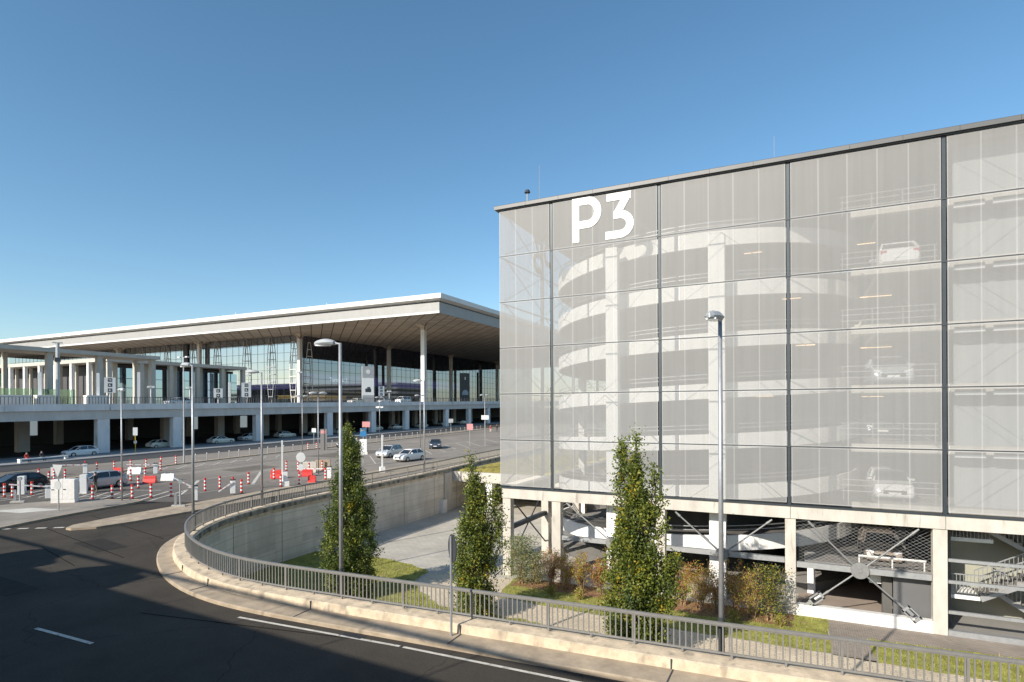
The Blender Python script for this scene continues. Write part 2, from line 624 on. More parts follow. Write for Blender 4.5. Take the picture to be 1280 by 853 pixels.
def text_mesh(name, body, size, m, parent, loc, rot, extrude=.02):
    c = bpy.data.curves.new(name, 'FONT')
    c.body = body
    c.size = size
    c.extrude = extrude
    c.align_x = 'LEFT'
    t = bpy.data.objects.new(name + ' tmp', c)
    COL.objects.link(t)
    dg = bpy.context.evaluated_depsgraph_get()
    me = bpy.data.meshes.new_from_object(t.evaluated_get(dg))
    me.name = name
    me.materials.clear()
    me.materials.append(m)
    bpy.data.objects.remove(t)
    o = bpy.data.objects.new(name, me)
    COL.objects.link(o)
    o.location = loc
    o.rotation_euler = rot
    if parent is not None:
        o.parent = parent
        o.matrix_parent_inverse = Matrix.Translation(-Vector(parent.location))
    return o


def ribbon(path, w):
    """outline polygons (quads) of a mitred stroke"""
    P = [Vector(p) for p in path]
    L, Rr = [], []
    for i, p in enumerate(P):
        d0 = (P[i] - P[i - 1]).normalized() if i > 0 else None
        d1 = (P[i + 1] - P[i]).normalized() if i < len(P) - 1 else None
        if d0 is None: d0 = d1
        if d1 is None: d1 = d0
        n0, n1 = Vector((-d0.y, d0.x)), Vector((-d1.y, d1.x))
        n = (n0 + n1)
        n = n / max(.25, n.length_squared) * 2
        L.append(p + n * w / 2)
        Rr.append(p - n * w / 2)
    return L, Rr


# ------------------------------------------------------------------ camera, sky, sun
YAW = math.atan2(733, 1494)
cam = bpy.data.cameras.new('camera')
cam.sensor_width = 36
cam.lens = 36 * 733 / 1280
cam.shift_y = (509.3 - 426.5) / 1280
cam.clip_end = 9000
co = bpy.data.objects.new('camera', cam)
COL.objects.link(co)
co.location = (0, 0, ZC)
co.matrix_world = Matrix.Translation((0, 0, ZC)) @ Matrix.Rotation(YAW, 4, 'Z') @ Matrix.Rotation(R(90), 4, 'X') @ Matrix.Rotation(-.0045, 4, 'Z')
scene.camera = co

EL = R(29)
hd = Vector((.342, .937, 0)).normalized()
ray = Vector((hd.x * math.cos(EL), hd.y * math.cos(EL), -math.sin(EL)))
sl = bpy.data.lights.new('sun', 'SUN')
sl.energy = 4.8
sl.angle = R(.53)
sl.color = (1., .93, .82)
so = bpy.data.objects.new('sun', sl)
COL.objects.link(so)
so.rotation_euler = ray.to_track_quat('-Z', 'Y').to_euler()
w = bpy.data.worlds.new('World')
scene.world = w
w.use_nodes = True
wt = w.node_tree
sky = wt.nodes.new('ShaderNodeTexSky')
sky.sky_type = 'NISHITA'
sky.sun_disc = False
sky.sun_elevation = EL
sky.sun_rotation = math.atan2(-hd.x, -hd.y) % (2 * math.pi)
sky.air_density = 1.0
sky.dust_density = .5
sky.ozone_density = 2.4
bg = wt.nodes['Background']
bg.inputs['Strength'].default_value = .126
hsv = wt.nodes.new('ShaderNodeHueSaturation')
hsv.inputs['Hue'].default_value = .491
hsv.inputs['Saturation'].default_value = 1.13
wt.links.new(sky.outputs[0], hsv.inputs['Color'])
wt.links.new(hsv.outputs[0], bg.inputs['Color'])
scene.view_settings.view_transform = 'Standard'
scene.view_settings.look = 'None'
scene.view_settings.exposure = .42
scene.view_settings.gamma = 1
scene.render.engine = 'CYCLES'
scene.cycles.max_bounces = 8
scene.cycles.diffuse_bounces = 4
scene.cycles.glossy_bounces = 3
scene.cycles.transparent_max_bounces = 12
scene.cycles.use_denoising = True
# ------------------------------------------------------------------ ground, roads, kerbs
RAIL = [(60, 22), (40, 20.2), (20, 18.2), (12, 17.5), (8, 17.1), (4.5, 16.8), (1, 16.58), (-2, 16.35), (-5, 16.2), (-10, 15.95), (-14, 15.75), (-17.6, 15.62), (-20, 15.78),
        (-22.3, 16.32), (-24.6, 17.25), (-26.8, 18.55), (-28.7, 20.15), (-30.3, 22.2), (-31.4, 24.6), (-32.05, 27.3), (-32.35, 30), (-32.5, 34), (-32.6, 40), (-32.7, 48),
        (-33.3, 56), (-34, 66), (-35, 82)]
path = catmull(RAIL, .6)
nrm = normals(path)
YARD = -3.5


def off(d, a=0, b=None):
    return [(p.x + n.x * d, p.y + n.y * d) for p, n in list(zip(path, nrm))[a:b]]


hole = off(.2) + [(-35, 118), (90, 118), (90, 24.5)]
mb = MB()
outer = [(-4000, -500), (3500, -500), (3500, 5000), (-4000, 5000)]
loops = [[Vector((x, y, 0)) for x, y in outer], [Vector((x, y, 0)) for x, y in hole]]
flat = outer + hole
mb.add([(x, y, 0) for x, y in flat], [tuple(t) for t in tessellate_polygon(loops)])
gr = mb.build('ground', M['asphalt'])
bm = bmesh.new(); bm.from_mesh(gr.data)
for yy in (15, 260):
    bmesh.ops.bisect_plane(bm, geom=bm.verts[:] + bm.edges[:] + bm.faces[:], plane_co=(0, yy, 0), plane_no=(0, 1, 0))
for v in bm.verts:
    v.co.z = g(v.co.y)
for f in bm.faces:
    if f.normal.z < 0: f.normal_flip()
bm.to_mesh(gr.data); bm.free()
tag(gr, kind='structure')

# forecourt of the garage, 3.5 m lower
mb = MB()
mb.face([(-40, 10, YARD), (90, 10, YARD), (90, 118, YARD), (-40, 118, YARD)])
tag(mb.build('yard_paving', M['paver']), kind='structure')


def jag(poly, amp=.22, step=.5):
    out = []
    for i in range(len(poly)):
        a, b = Vector(poly[i]), Vector(poly[(i + 1) % len(poly)])
        n = max(1, int((b - a).length / step))
        for k in range(n):
            p = a + (b - a) * k / n
            out.append((p.x + random.uniform(-amp, amp), p.y + random.uniform(-amp, amp)))
    return out


lawn_left = [(-33.5, 24.5), (-33.5, 32.4), (-31.0, 32.7), (-27.6, 33.1), (-25.6, 33.0), (-23.2, 32.3), (-21.6, 31.6), (-20.9, 29.2), (-19.2, 27.6), (-17.5, 26.5), (6, 26.2), (6, 20), (-24, 20), (-30, 22)]
lawn_right = [(-15.2, 29.1), (-15.7, 31.0), (-15.9, 33.0), (1.2, 33.0), (1.2, 28.5), (-5.3, 28.5), (-12, 28.8)]
lawn_far = [(2.9, 28.3), (2.7, 31.0), (12, 31.5), (20, 31.5), (20, 28.5)]
sheet('lawn', jag(lawn_left), 0, M['lawn'], YARD + .008)
sheet('lawn', jag(lawn_right, .08), 0, M['lawn'], YARD + .008)
sheet('lawn', jag(lawn_far, .08), 0, M['lawn'], YARD + .008)
sheet('garden_path', [(-18.6, 26.4), (-20.2, 28.5), (-20.9, 29.3), (-21.4, 31.6), (-15.8, 32.5), (-15.2, 29.1), (-12, 28.75), (-5.3, 28.45), (20, 28.45), (20, 26.1), (-5, 26.2)], 0, M['paver_path'], YARD + .004)
sheet('planting_bed', jag([(-15.4, 31.3), (-15.7, 33.0), (-.3, 33.0), (-.4, 31.2), (-4, 30.9), (-8, 31.2)], .12), 0, M['soil'], YARD + .012)
sheet('brown_paving', [(1.2, 31.0), (1.2, 33.1), (20, 33.1), (20, 31.6), (12, 31.5), (2.7, 31.0), (2.9, 28.3), (1.2, 28.4)], 0, M['paver_brown'], YARD + .004)

# grass blades as one mass
mb = MB()


def in_poly(x, y, poly):
    c = False
    j = len(poly) - 1
    for i in range(len(poly)):
        if (poly[i][1] > y) != (poly[j][1] > y) and x < (poly[j][0] - poly[i][0]) * (y - poly[i][1]) / (poly[j][1] - poly[i][1]) + poly[i][0]:
            c = not c
        j = i
    return c


rg = random.Random(3)
for poly, n, box in ((lawn_left, 16000, (-33.5, -12, 24, 33)), (lawn_right, 7000, (-16, 1.2, 28.4, 33)), (lawn_far, 5000, (2.7, 13, 28.3, 31.5))):
    k = 0
    while k < n:
        x, y = rg.uniform(box[0], box[1]), rg.uniform(box[2], box[3])
        if not in_poly(x, y, poly): continue
        k += 1
        a = rg.uniform(0, 6.28)
        h = rg.uniform(.03, .10) * (1.6 if rg.random() < .12 else 1)
        wd = rg.uniform(.012, .03)
        lx, ly = rg.uniform(-.05, .05), rg.uniform(-.05, .05)
        mb.face([(x - wd * math.cos(a), y - wd * math.sin(a), YARD), (x + wd * math.cos(a), y + wd * math.sin(a), YARD), (x + lx, y + ly, YARD + h)], rg.choice((0, 0, 1, 1, 2)))
tag(mb.build('grass', [M['leaf_grass'], M['leaf_olive'], M['leaf_straw']], recalc=False), kind='stuff')

# paler plaza asphalt and the dark taxi lane
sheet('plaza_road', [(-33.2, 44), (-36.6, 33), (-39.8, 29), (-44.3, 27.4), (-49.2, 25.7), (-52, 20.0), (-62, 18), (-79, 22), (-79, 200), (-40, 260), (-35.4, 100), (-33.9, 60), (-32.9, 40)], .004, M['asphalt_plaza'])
sheet('taxi_lane', [(-79.5, 10), (-79.0, 60), (-79.5, 120), (-82, 260), (-87.5, 260), (-86.2, 120), (-86, 60), (-85, 30), (-84, 10)], .008, M['asphalt_dark'])

# kerbed walkway along the railing
KW = MB()
sel = [i for i, p in enumerate(path) if True]
front = []
for p, n in zip(path, nrm):
    wdt = 1.38 - .2 * min(1, max(0, (-16 - p.x) / 9)) - (.58 * min(1, max(0, (p.y - 20) / 6)))
    front.append((p.x - n.x * wdt, p.y - n.y * wdt))
rings = []
for (fx, fy), p, n in zip(front, path, nrm):
    bx, by = p.x - n.x * .4, p.y - n.y * .4
    rings.append([(fx, fy, g(fy) - .2), (fx, fy, g(fy) + .10), (fx + n.x * .04, fy + n.y * .04, g(fy) + .13), (bx, by, g(by) + .16), (bx, by, g(by) - .2)])
KW.loft(rings)
tag(KW.build('kerb_walkway', M['kerb']), kind='structure')

# the retaining wall with its parapet
rw = thing('retaining_wall', 'curved concrete retaining wall with a rough pale parapet round the sunken forecourt', 'wall', (-30, 22, 0), world=True)
mb = MB(); sweep(mb, path, [(-.56, -.1), (-.51, .39), (-.46, .42), (.02, .44), (.30, .42), (.30, -.1)]); par = mb.build('parapet', M['parapet'], rw)
mb = MB(); sweep(mb, path, [(.12, YARD), (.12, -.10), (.42, -.10), (.42, YARD)], slope=False)
# wall face stops below the coping, whose top follows the sloping road
rings = []
wl = MB()
for p, n in zip(path, nrm):
    zt = g(p.y) - .02
    rings.append([(p.x + n.x * .05, p.y + n.y * .05, YARD - .1), (p.x + n.x * .05, p.y + n.y * .05, zt), (p.x + n.x * .27, p.y + n.y * .27, zt), (p.x + n.x * .27, p.y + n.y * .27, YARD - .1)])
wl.loft(rings)
wl.build('wall_face', M['wall'], rw)
mb = MB(); sweep(mb, path[next(i for i, p in enumerate(path) if p.y > 21):], [(.303, .10), (.303, .36), (.36, .34), (.36, .10)]); mb.build('coping_edge', M['coping_dirt'], rw)
# vertical joints between the wall panels
s_acc = 0
jm = MB()
last = path[0]
for p, n in zip(path, nrm):
    s_acc += (p - last).length
    last = p
    if s_acc > 4.6 and p.y > 17:
        s_acc = 0
        q = Vector((p.x + n.x * .262, p.y + n.y * .262, 0))
        e = Vector((p.x + n.x * .274, p.y + n.y * .274, 0))
        jm.beam((q.x, q.y, YARD), (q.x, q.y, g(p.y) - .06), .03, .03)
jm.build('panel_joint', M['steel_dark'], rw)
# joints and a few cracks across parapet and walkway
pl = MB()
for x0 in (-23.2, -20.6, -15.2, -9.3, -3.2, 2.4):
    i = min(range(len(path)), key=lambda k: abs(path[k].x - x0) + (0 if path[k].y < 20 else 99))
    p, n = path[i], nrm[i]
    d = Vector((n.y, -n.x))
    for s0, s1, z0, z1 in ((-.305, -.306, .02, .40),):
        a = Vector((p.x - n.x * .535, p.y - n.y * .535))
        pl.beam((a.x, a.y, g(p.y) + .14), (a.x, a.y, g(p.y) + .41), .035, .03)
    a, b = Vector((p.x - n.x * .57, p.y - n.y * .57)), Vector(front[i])
    a2 = a + d * .05
    pl.beam((a2.x, a2.y, g(p.y) + .160), (b.x + n.x * .05, b.y + n.y * .05, g(p.y) + .131), .03, .012)
pl.build('expansion_joint', M['steel_dark'], rw)
mb = MB(); mb.box(-33.45, 50.55, YARD, -32.42, 51.85, .40); mb.build('pilaster', M['concrete'], rw)

# railing
rl = thing('railing', 'grey steel bar railing on the concrete parapet, bending round the sunken forecourt', 'railing', (-20, 15.8, .44), world=True)
acc = [0]
for a, b in zip(path, path[1:]): acc.append(acc[-1] + (b - a).length)
TOT = acc[-1]


def along(s):
    s = max(0, min(TOT - 1e-4, s))
    lo, hi = 0, len(acc) - 1
    while hi - lo > 1:
        mid = (lo + hi) // 2
        if acc[mid] <= s: lo = mid
        else: hi = mid
    t = (s - acc[lo]) / (acc[hi] - acc[lo])
    p = path[lo].lerp(path[hi], t)
    n = nrm[lo].lerp(nrm[hi], t)
    return p, n


s0 = next(acc[i] for i, p in enumerate(path) if p.x < 12)
s1 = next(acc[i] for i, p in enumerate(path) if p.y > 72)
LEN = 2.55
k = 0
s = s0
while s < s1:
    e = min(s + LEN, s1)
    hr, pn, ps = MB(), MB(), MB()
    pts = [along(s + (e - s) * i / 5)[0] for i in range(6)]
    zz = lambda p, h: (p.x, p.y, g(p.y) + h)
    for a, b in zip(pts, pts[1:]):
        hr.beam(zz(a, 1.335), zz(b, 1.335), .085, .07)
        hr.beam(zz(a, 1.285), zz(b, 1.285), .045, .035)
        pn.beam(zz(a, .565), zz(b, .565), .045, .05)
    nb = int((e - s) / .158)
    for i in range(nb):
        p, n = along(s + .158 * (i + .5))
        d = Vector((-n.y, n.x, 0))
        pn.beam(zz(p, .585), zz(p, 1.27), .034, .026, up=(n.x, n.y, 0))
    p, n = along(s + .02)
    ps.beam(zz(p, .43), zz(p, 1.268), .055, .055, up=(n.x, n.y, 0))
    p, n = along(s + LEN * .5)
    fb = MB(); fb.beam(zz(p, .43), zz(p, .54), .05, .05, up=(n.x, n.y, 0)); fb.build('foot', M['steel_rail'], rl)
    hr.build('handrail', M['steel_rail'], rl)
    pn.build('baluster_panel', M['steel_rail'], rl)
    ps.build('post', M['steel_rail'], rl)
    s = e

# traffic islands and kerbs on the plaza
K = MB()
zt = lambda h: (lambda x, y: g(y) + h)
K.prism([(-41.0, 4), (-42.36, 17.7), (-43.1, 20.5), (-43.7, 24.3), (-43.9, 26.2), (-44.3, 27.3), (-45.2, 27.3), (-49.2, 25.6), (-50.7, 24.15), (-52, 21.75), (-55, 15), (-58, 4)], zt(-.1), zt(.12))
tag(K.build('sidewalk', M['paver_side']), kind='structure')
K = MB()
edge = [(-41.0, 4), (-42.36, 17.7), (-43.1, 20.5), (-43.7, 24.3), (-43.9, 26.2), (-44.3, 27.3), (-45.2, 27.3), (-49.2, 25.6)]
for a, b in zip(edge, edge[1:]):
    K.beam((a[0], a[1], g(a[1]) + .05), (b[0], b[1], g(b[1]) + .05), .14, .17)
tag(K.build('sidewalk_kerb', M['kerb']), kind='structure')
K = MB()
K.prism([(-38.6, 19.3), (-38.1, 19.3), (-37.2, 20.2), (-36.85, 22), (-36.7, 28), (-36.4, 45), (-36.9, 70), (-38.6, 120), (-40.6, 120), (-40.2, 70), (-40.4, 45), (-39.9, 36), (-39.7, 28), (-39.55, 23), (-39.2, 20)], zt(-.1), zt(.12))
tag(K.build('traffic_island', M['kerb']), kind='structure')
sheet('pale_inset', [(-49.6, 20.2), (-46.8, 20.7), (-45.6, 22.6), (-48.4, 22.1)], .125, M['paver_pale'])
K = MB()
kl = [(-63.6, 26.2), (-64.4, 30.7), (-67.0, 39), (-68.2, 46.7), (-69.2, 56.5), (-69.9, 72), (-70.3, 82), (-71.2, 92), (-72.6, 108), (-75.6, 135), (-80, 170), (-90, 235)]
for a, b in zip(kl, kl[1:]):
    K.beam((a[0], a[1], g(a[1]) + .04), (b[0], b[1], g(b[1]) + .04), .9, .16)
tag(K.build('median_kerb', M['kerb']), kind='structure')
K = MB()
K.prism([(-87.6, 8), (-86.2, 44), (-87.0, 57), (-86.4, 73), (-86.6, 100), (-90.5, 166), (-97, 260), (-101, 260), (-98.8, 166), (-98.6, 44), (-98.6, 8)], zt(-.1), zt(.14))
tag(K.build('arrivals_sidewalk', mat('grey pavers', (.27, .27, .27), .85, var=.1, scale=.5)), kind='structure')
sheet('arrivals_road', [(-98.6, 8), (-98.8, 166), (-101, 260), (-125, 260), (-125, 8)], .006, M['asphalt_dark'])

# painted lines
RM = MB()


def line(x0, y0, x1, y1, wd=.12, h=.012):
    a, b = Vector((x0, y0)), Vector((x1, y1))
    d = (b - a).normalized()
    n = Vector((-d.y, d.x)) * wd / 2
    RM.face([(p.x, p.y, g(p.y) + h) for p in (a - n, b - n, b + n, a + n)])


for s in [(-51.8, 36.4, -52.4, 47.8, .12), (-44.4, 32.0, -44.3, 33.7, .12), (-44.4, 35.7, -44.3, 39.8, .12), (-58.3, 40.2, -58.6, 45.0, .15), (-58.6, 45.4, -59.2, 55.1, .12),
          (-63.6, 44.7, -65.1, 52.8, .1), (-63.2, 46.7, -65.4, 55.6, .1), (-44.5, 37.3, -52.0, 44.7, .3), (-47.8, 33.5, -51.6, 37.1, .3),
          (-50.5, 27.2, -49.5, 29.2, .15), (-46.8, 28.1, -47.6, 29.8, .2), (-45.3, 27.7, -47.7, 31.6, .2), (-44.3, 27.8, -46.9, 32.7, .2), (-44.4, 30.2, -46.7, 32.5, .2),
          (-63.3, 41.5, -63.1, 43.8, .1), (-58.0, 37.9, -58.5, 40.6, .1), (-58.3, 35.1, -58.0, 35.9, .1), (-51.1, 30.7, -48.8, 31.6, .15),
          (-57.5, 24.1, -57.4, 25.4, .15), (-56.2, 23.5, -56.1, 25.3, .15), (-55.2, 23.1, -55.3, 25.2, .15), (-64.1, 26.8, -64.0, 28.0, .15), (-57.2, 25.8, -58.7, 27.6, .15),
          (-52.9, 27.6, -53.2, 28.4, .3), (-51.2, 26.7, -50.2, 27.8, .15), (-50.1, 26.1, -49.2, 27.3, .15),
          (-54.8, 85.4, -47.9, 77.8, .14), (-49.4, 75.6, -46.5, 72.8, .14), (-51.1, 74.2, -46.6, 69.2, .14), (-52.6, 66.9, -48.1, 62.2, .14), (-53.3, 64.0, -45.5, 55.7, .14),
          (-45.6, 53.7, -45.9, 66, .12), (-46.2, 66.7, -46.3, 75.2, .12), (-64.8, 97.0, -63.3, 102.9, .12), (-55.2, 89.6, -46.8, 80.1, .14), (-55.4, 93.7, -47.5, 84.8, .14),
          (-55.1, 100.6, -49.1, 93.7, .14), (-46.3, 75.2, -47.5, 96, .12), (-62.5, 56, -64.5, 97, .12), (-55.4, 80, -55.2, 101, .12), (-61.2, 40, -62.3, 56, .1)]:
    line(*s)
for i in range(9):      # hatched strip by the median kerb
    y = 38 + i * 2.4
    line(-63.2 - .03 * (y - 38), y, -65.8 - .04 * (y - 38), y + 3.2, .14)
for i in range(8):      # hatching between the ticket lanes
    line(-47.4 - i * 1.15, 26.9 - i * .28, -49.6 - i * 1.15, 29.6 - i * .22, .16)
for x in (0, 1, 2, 3):  # short give-way blocks
    xx, yy = -42.45 + x * .85, 17.75 + x * .52
    line(xx, yy, xx + .5, yy + .3, .26)
edge_line = [(60, 19.4), (20, 16.0), (8, 14.95), (0, 14.55), (-5.2, 14.29), (-10.7, 14.17), (-17.15, 13.78)]
for a, b in zip(edge_line, edge_line[1:]):
    line(a[0], a[1], b[0] + (.12 if b[0] == -10.7 else 0), b[1], .115)
line(-22.24, 10.25, -19.25, 10.32, .13)
line(-31.2, 10.0, -28.2, 10.1, .13)
tag(RM.build('road_markings', M['paint']), kind='structure')
# tar seams across the near road
TS = MB()
RM = TS
line(-28.9, 16.9, -40, 19.0, .05, .008)
line(-31, 20.2, -42, 22.5, .05, .008)
line(-29.5, 15.1, -35, 16.4, .04, .008)
line(-20.6, 12.6, -12.5, 14.0, .05, .008)
tag(TS.build('tar_seams', mat('bitumen seam', (.022, .021, .02), .97, spec=.0)), kind='structure')

# slab with a sedum roof over the passage behind the wall's pilaster
ps = thing('covered_passage', 'concrete passage roof planted with yellow sedum behind the columnar trees', 'shelter', (-28, 54, YARD), world=True)
mb = MB(); mb.box(-32.9, 52.2, -.55, -17.6, 75, .44); mb.build('roof_slab', M['concrete'], ps)
mb = MB()
nx, ny = 26, 36
rg = random.Random(5)
hs = {}
for i in range(nx + 1):
    for j in range(ny + 1):
        e = 0 if i in (0, nx) or j in (0, ny) else 1
        hs[i, j] = (-32.6 + i * 14.8 / nx, 52.6 + j * 22 / ny, .445 + e * rg.uniform(.05, .24))
for i in range(nx):
    for j in range(ny):
        mb.face([hs[i, j], hs[i + 1, j], hs[i + 1, j + 1], hs[i, j + 1]])
mb.build('sedum', M['sedum'], ps)
mb = MB(); mb.box(-28.75, 52.35, YARD, -28.0, 53.1, -.56); mb.build('pillar', M['concrete_white'], ps)
mb = MB(); mb.box(-22.4, 52.35, YARD, -21.7, 53.1, -.56); mb.build('pillar', M['concrete_white'], ps)
mb = MB(); mb.box(-33, 74.0, YARD, -17.6, 74.4, -.56); mb.build('back_wall', M['inner_dark'], ps)
mb = MB(); mb.box(-27.9, 60, YARD, -17.6, 60.3, -.56); mb.build('side_wall', M['inner_dark'], ps)
mb = MB(); mb.box(-32.55, 49.7, YARD, -32.1, 50.4, -2.2); ub = mb.build('utility_box', M['white_dirty']); tag(ub, 'pale utility box against the retaining wall beside its pilaster', 'cabinet')

for k, pl_ in enumerate(([(-34.5, 17.6), (-31.2, 17.0), (-30.9, 18.3), (-34.2, 18.9)], [(-38, 13.2), (-27, 12.6), (-27.1, 11.5), (-38, 12.1)], [(-57.5, 44), (-53.6, 43.4), (-53.9, 49), (-57.6, 49.6)], [(-61, 60), (-55, 60), (-55.4, 72), (-61.4, 72)])):
    sheet('asphalt_patch', pl_, .007, mat('asphalt patch', (.036, .032, .028) if k < 2 else (.165, .145, .12), .9, var=.2, scale=1.5, spec=.15))
dg_ = thing('storm_drain', 'dark storm drain grate at the near kerb beside the white edge line', 'drain', (-12.55, 14.22, 0))
mb = MB(); mb.box(-.42, -.14, .004, .42, .14, .016); mb.build('frame', M['steel_dark'], dg_)
mb = MB()
for k in range(8): mb.box(-.38 + k * .1, -.12, .017, -.34 + k * .1, .12, .026)
mb.build('grate', M['black'], dg_)
# ------------------------------------------------------------------ the multi-storey car park
GX = [-17.05, -13.5, -7.0, -.5, 6.0, 12.5, 19.0]
ZB, RH = 2.15, 2.892
ROWS = [ZB + RH * i for i in range(7)]
YF = 33.0
pg = thing('parking_garage', 'large multi-storey car park wrapped in pale metal mesh, with a white P3 sign', 'car park', (-1, 45, YARD), world=True)
CLEAR = [M['mesh'], M['mesh_seam']]


def panel(x0, x1, z0, z1, y, axis='x', nseam=5, first=0):
    mb = MB()
    # frame margins a little denser than the field; all in one skin, cut side by side
    m = .05
    xs = [x0, x0 + m]
    n = nseam
    for k in range(1, n):
        xc = x0 + (x1 - x0) * k / n
        xs += [xc - .03, xc + .03]
    xs += [x1 - m, x1]
    zs = [z0, z0 + m, z1 - m, z1]
    for i in range(len(xs) - 1):
        for j in range(3):
            seam = (i % 2 == 0) or j != 1
            a, b, c, d = xs[i], xs[i + 1], zs[j], zs[j + 1]
            q = [(a, c), (b, c), (b, d), (a, d)]
            if axis == 'x':
                mb.face([(u, y, v) for u, v in q], 1 if seam else 0)
            else:
                mb.face([(y, u, v) for u, v in q], 1 if seam else 0)
    return mb.build('mesh_panel', CLEAR, pg, recalc=False)


for i in range(6):
    x0, x1 = GX[i] + .11, GX[i + 1] - .11
    if i == 0: x0 = GX[0] + .02
    for j in range(6):
        panel(x0, x1, ROWS[j] + .03, ROWS[j + 1] - .03, YF, 'x', 5 if i else 3)
SY = [33.05, 39.5, 46.0, 52.5, 59.0]
for i in range(4):
    for j in range(6):
        panel(SY[i] + (.06 if i == 0 else .11), SY[i + 1] - .11, ROWS[j] + .02, ROWS[j + 1] - .02, GX[0], 'y', 5)
# mullions in the gaps, transoms behind the joints
for x in GX[1:-1]:
    mb = MB()
    mb.box(x - .075, YF + .03, ZB - .08, x + .075, YF + .26, 19.5)
    mb.build('mullion', M['gap_steel'], pg)
for y in SY[1:-1]:
    mb = MB(); mb.box(GX[0] + .03, y - .075, ZB - .08, GX[0] + .26, y + .075, 19.5); mb.build('mullion', M['gap_steel'], pg)
for j in range(1, 6):
    mb = MB()
    mb.box(GX[0] + .05, YF - .004, ROWS[j] - .028, 19, YF + .06, ROWS[j] + .028)
    mb.box(GX[0] + .02, YF + .10, ROWS[j] - .035, GX[0] + .06, 59, ROWS[j] + .035)
    mb.build('transom', M['steel_dark'], pg)
# thin diagonal rods behind the mesh
for i in range(6):
    for j in range(6):
        x0, x1 = GX[i] + .2, GX[i + 1] - .2
        z0, z1 = ROWS[j] + .15, ROWS[j + 1] - .15
        mb = MB()
        xm = (x0 + x1) / 2
        if i == 0:
            mb.beam((x0, YF + .3, z0), (x1, YF + .3, z1), .018, .018); mb.beam((x0, YF + .34, z1), (x1, YF + .34, z0), .03, .03)
        elif (i + j) % 2:
            mb.beam((x0, YF + .3, z1), (xm, YF + .3, z0), .02, .02); mb.beam((xm, YF + .3, z0), (x1, YF + .3, z1), .018, .018)
        else:
            mb.beam((x0, YF + .3, z0), (xm, YF + .3, z1), .02, .02); mb.beam((xm, YF + .3, z1), (x1, YF + .3, z0), .03, .03)
        mb.build('brace_rod', M['gap_steel'], pg)
for j in range(6):
    mb = MB()
    for k in range(4):
        mb.beam((GX[0] + .3, SY[k] + .2, ROWS[j] + .15), (GX[0] + .3, SY[k + 1] - .2, ROWS[j + 1] - .15), .04, .04)
        mb.beam((GX[0] + .35, SY[k] + .2, ROWS[j + 1] - .15), (GX[0] + .35, SY[k + 1] - .2, ROWS[j] + .15), .04, .04)
    mb.build('brace_rod', M['steel_dark'], pg)
# roof edge
mb = MB()
cop = [(32.80, 19.56), (32.80, 19.77), (32.85, 19.81), (33.6, 19.84), (33.6, 19.56)]
xs = [-17.3 + 2.17 * i for i in range(18)]
for a, b in zip(xs, xs[1:]):
    mb.loft([[(a + .006, y, z) for y, z in cop], [(b - .006, y, z) for y, z in cop]])
mb.loft([[(-17.3, 33.61, 19.56), (-17.3, 33.61, 19.83), (-16.6, 33.61, 19.83), (-16.6, 33.61, 19.56)], [(-17.3, 62, 19.56), (-17.3, 62, 19.83), (-16.6, 62, 19.83), (-16.6, 62, 19.56)]])
mb.build('roof_edge', M['coping_metal'], pg)
mb = MB(); mb.box(GX[0], 32.90, 19.50, 20, 33.3, 19.558); mb.build('shadow_gap', M['steel_dark'], pg)
mb = MB(); mb.box(-16.9, 33.7, 19.45, 20, 62, 19.72); mb.build('roof', M['slab'], pg)
# letters
LT = []


def letter(name, pts, w_, org, sx, sz, y, axis='x'):
    Lh, Rh = ribbon(pts, w_)
    mb = MB()
    n = len(pts)
    for i in range(n - 1):
        q = [Lh[i], Lh[i + 1], Rh[i + 1], Rh[i]]
        fr, bk = [], []
        for p in q:
            u, v = org[0] + p.x * sx, org[1] + p.y * sz
            if axis == 'x':
                fr.append((u, y - .035, v)); bk.append((u, y - .008, v))
            else:
                fr.append((y - .035, u, v)); bk.append((y - .008, u, v))
        mb.add(fr + bk, [(0, 1, 2, 3), (7, 6, 5, 4)] + [(a, a + 4, (a + 1) % 4 + 4, (a + 1) % 4) for a in ([0, 2] + ([3] if i == 0 else []) + ([1] if i == n - 2 else []))])
    return mb.build(name, M['letter'], pg)


def arc(cx, cy, rx, ry, a0, a1, n=12):
    return [(cx + rx * math.cos(R(a0 + (a1 - a0) * i / n)), cy + ry * math.sin(R(a0 + (a1 - a0) * i / n))) for i in range(n + 1)]


Wl = .43
Pp = [(.215, 0), (.215, 2.345), (.75, 2.345)] + arc(.95, 1.665, .62, .68, 84, -84, 16) + [(.75, .985), (.432, .985)]


def letter_three(org, sx, sz, y, axis='x'):
    mb = MB()

    def put(polys, dep):
        for q in polys:
            fr, bk = [], []
            for px, pz in q:
                u, v = org[0] + px * sx, org[1] + pz * sz
                fr.append((u, y - dep, v) if axis == 'x' else (y - dep, u, v))
                bk.append((u, y - .008, v) if axis == 'x' else (y - .008, u, v))
            n = len(q)
            mb.add(fr + bk, [tuple(range(n)), tuple(range(2 * n - 1, n - 1, -1))] + [(i, i + n, (i + 1) % n + n, (i + 1) % n) for i in range(n)])
    put([[(.10, 2.56), (1.52, 2.56), (1.52, 2.15), (.10, 2.15)]], .035)
    put([[(1.52, 2.30), (.98, 1.42), (.48, 1.42), (1.02, 2.30)]], .038)
    Lh, Rh = ribbon([(.50, 1.33), (.80, 1.33)] + arc(.86, .775, .60, .555, 84, -84, 16) + [(.60, .215), (.02, .215)], Wl)
    put([[Lh[i], Lh[i + 1], Rh[i + 1], Rh[i]] for i in range(len(Lh) - 1)], .032)
    return mb.build('letter_three', M['letter'], pg)


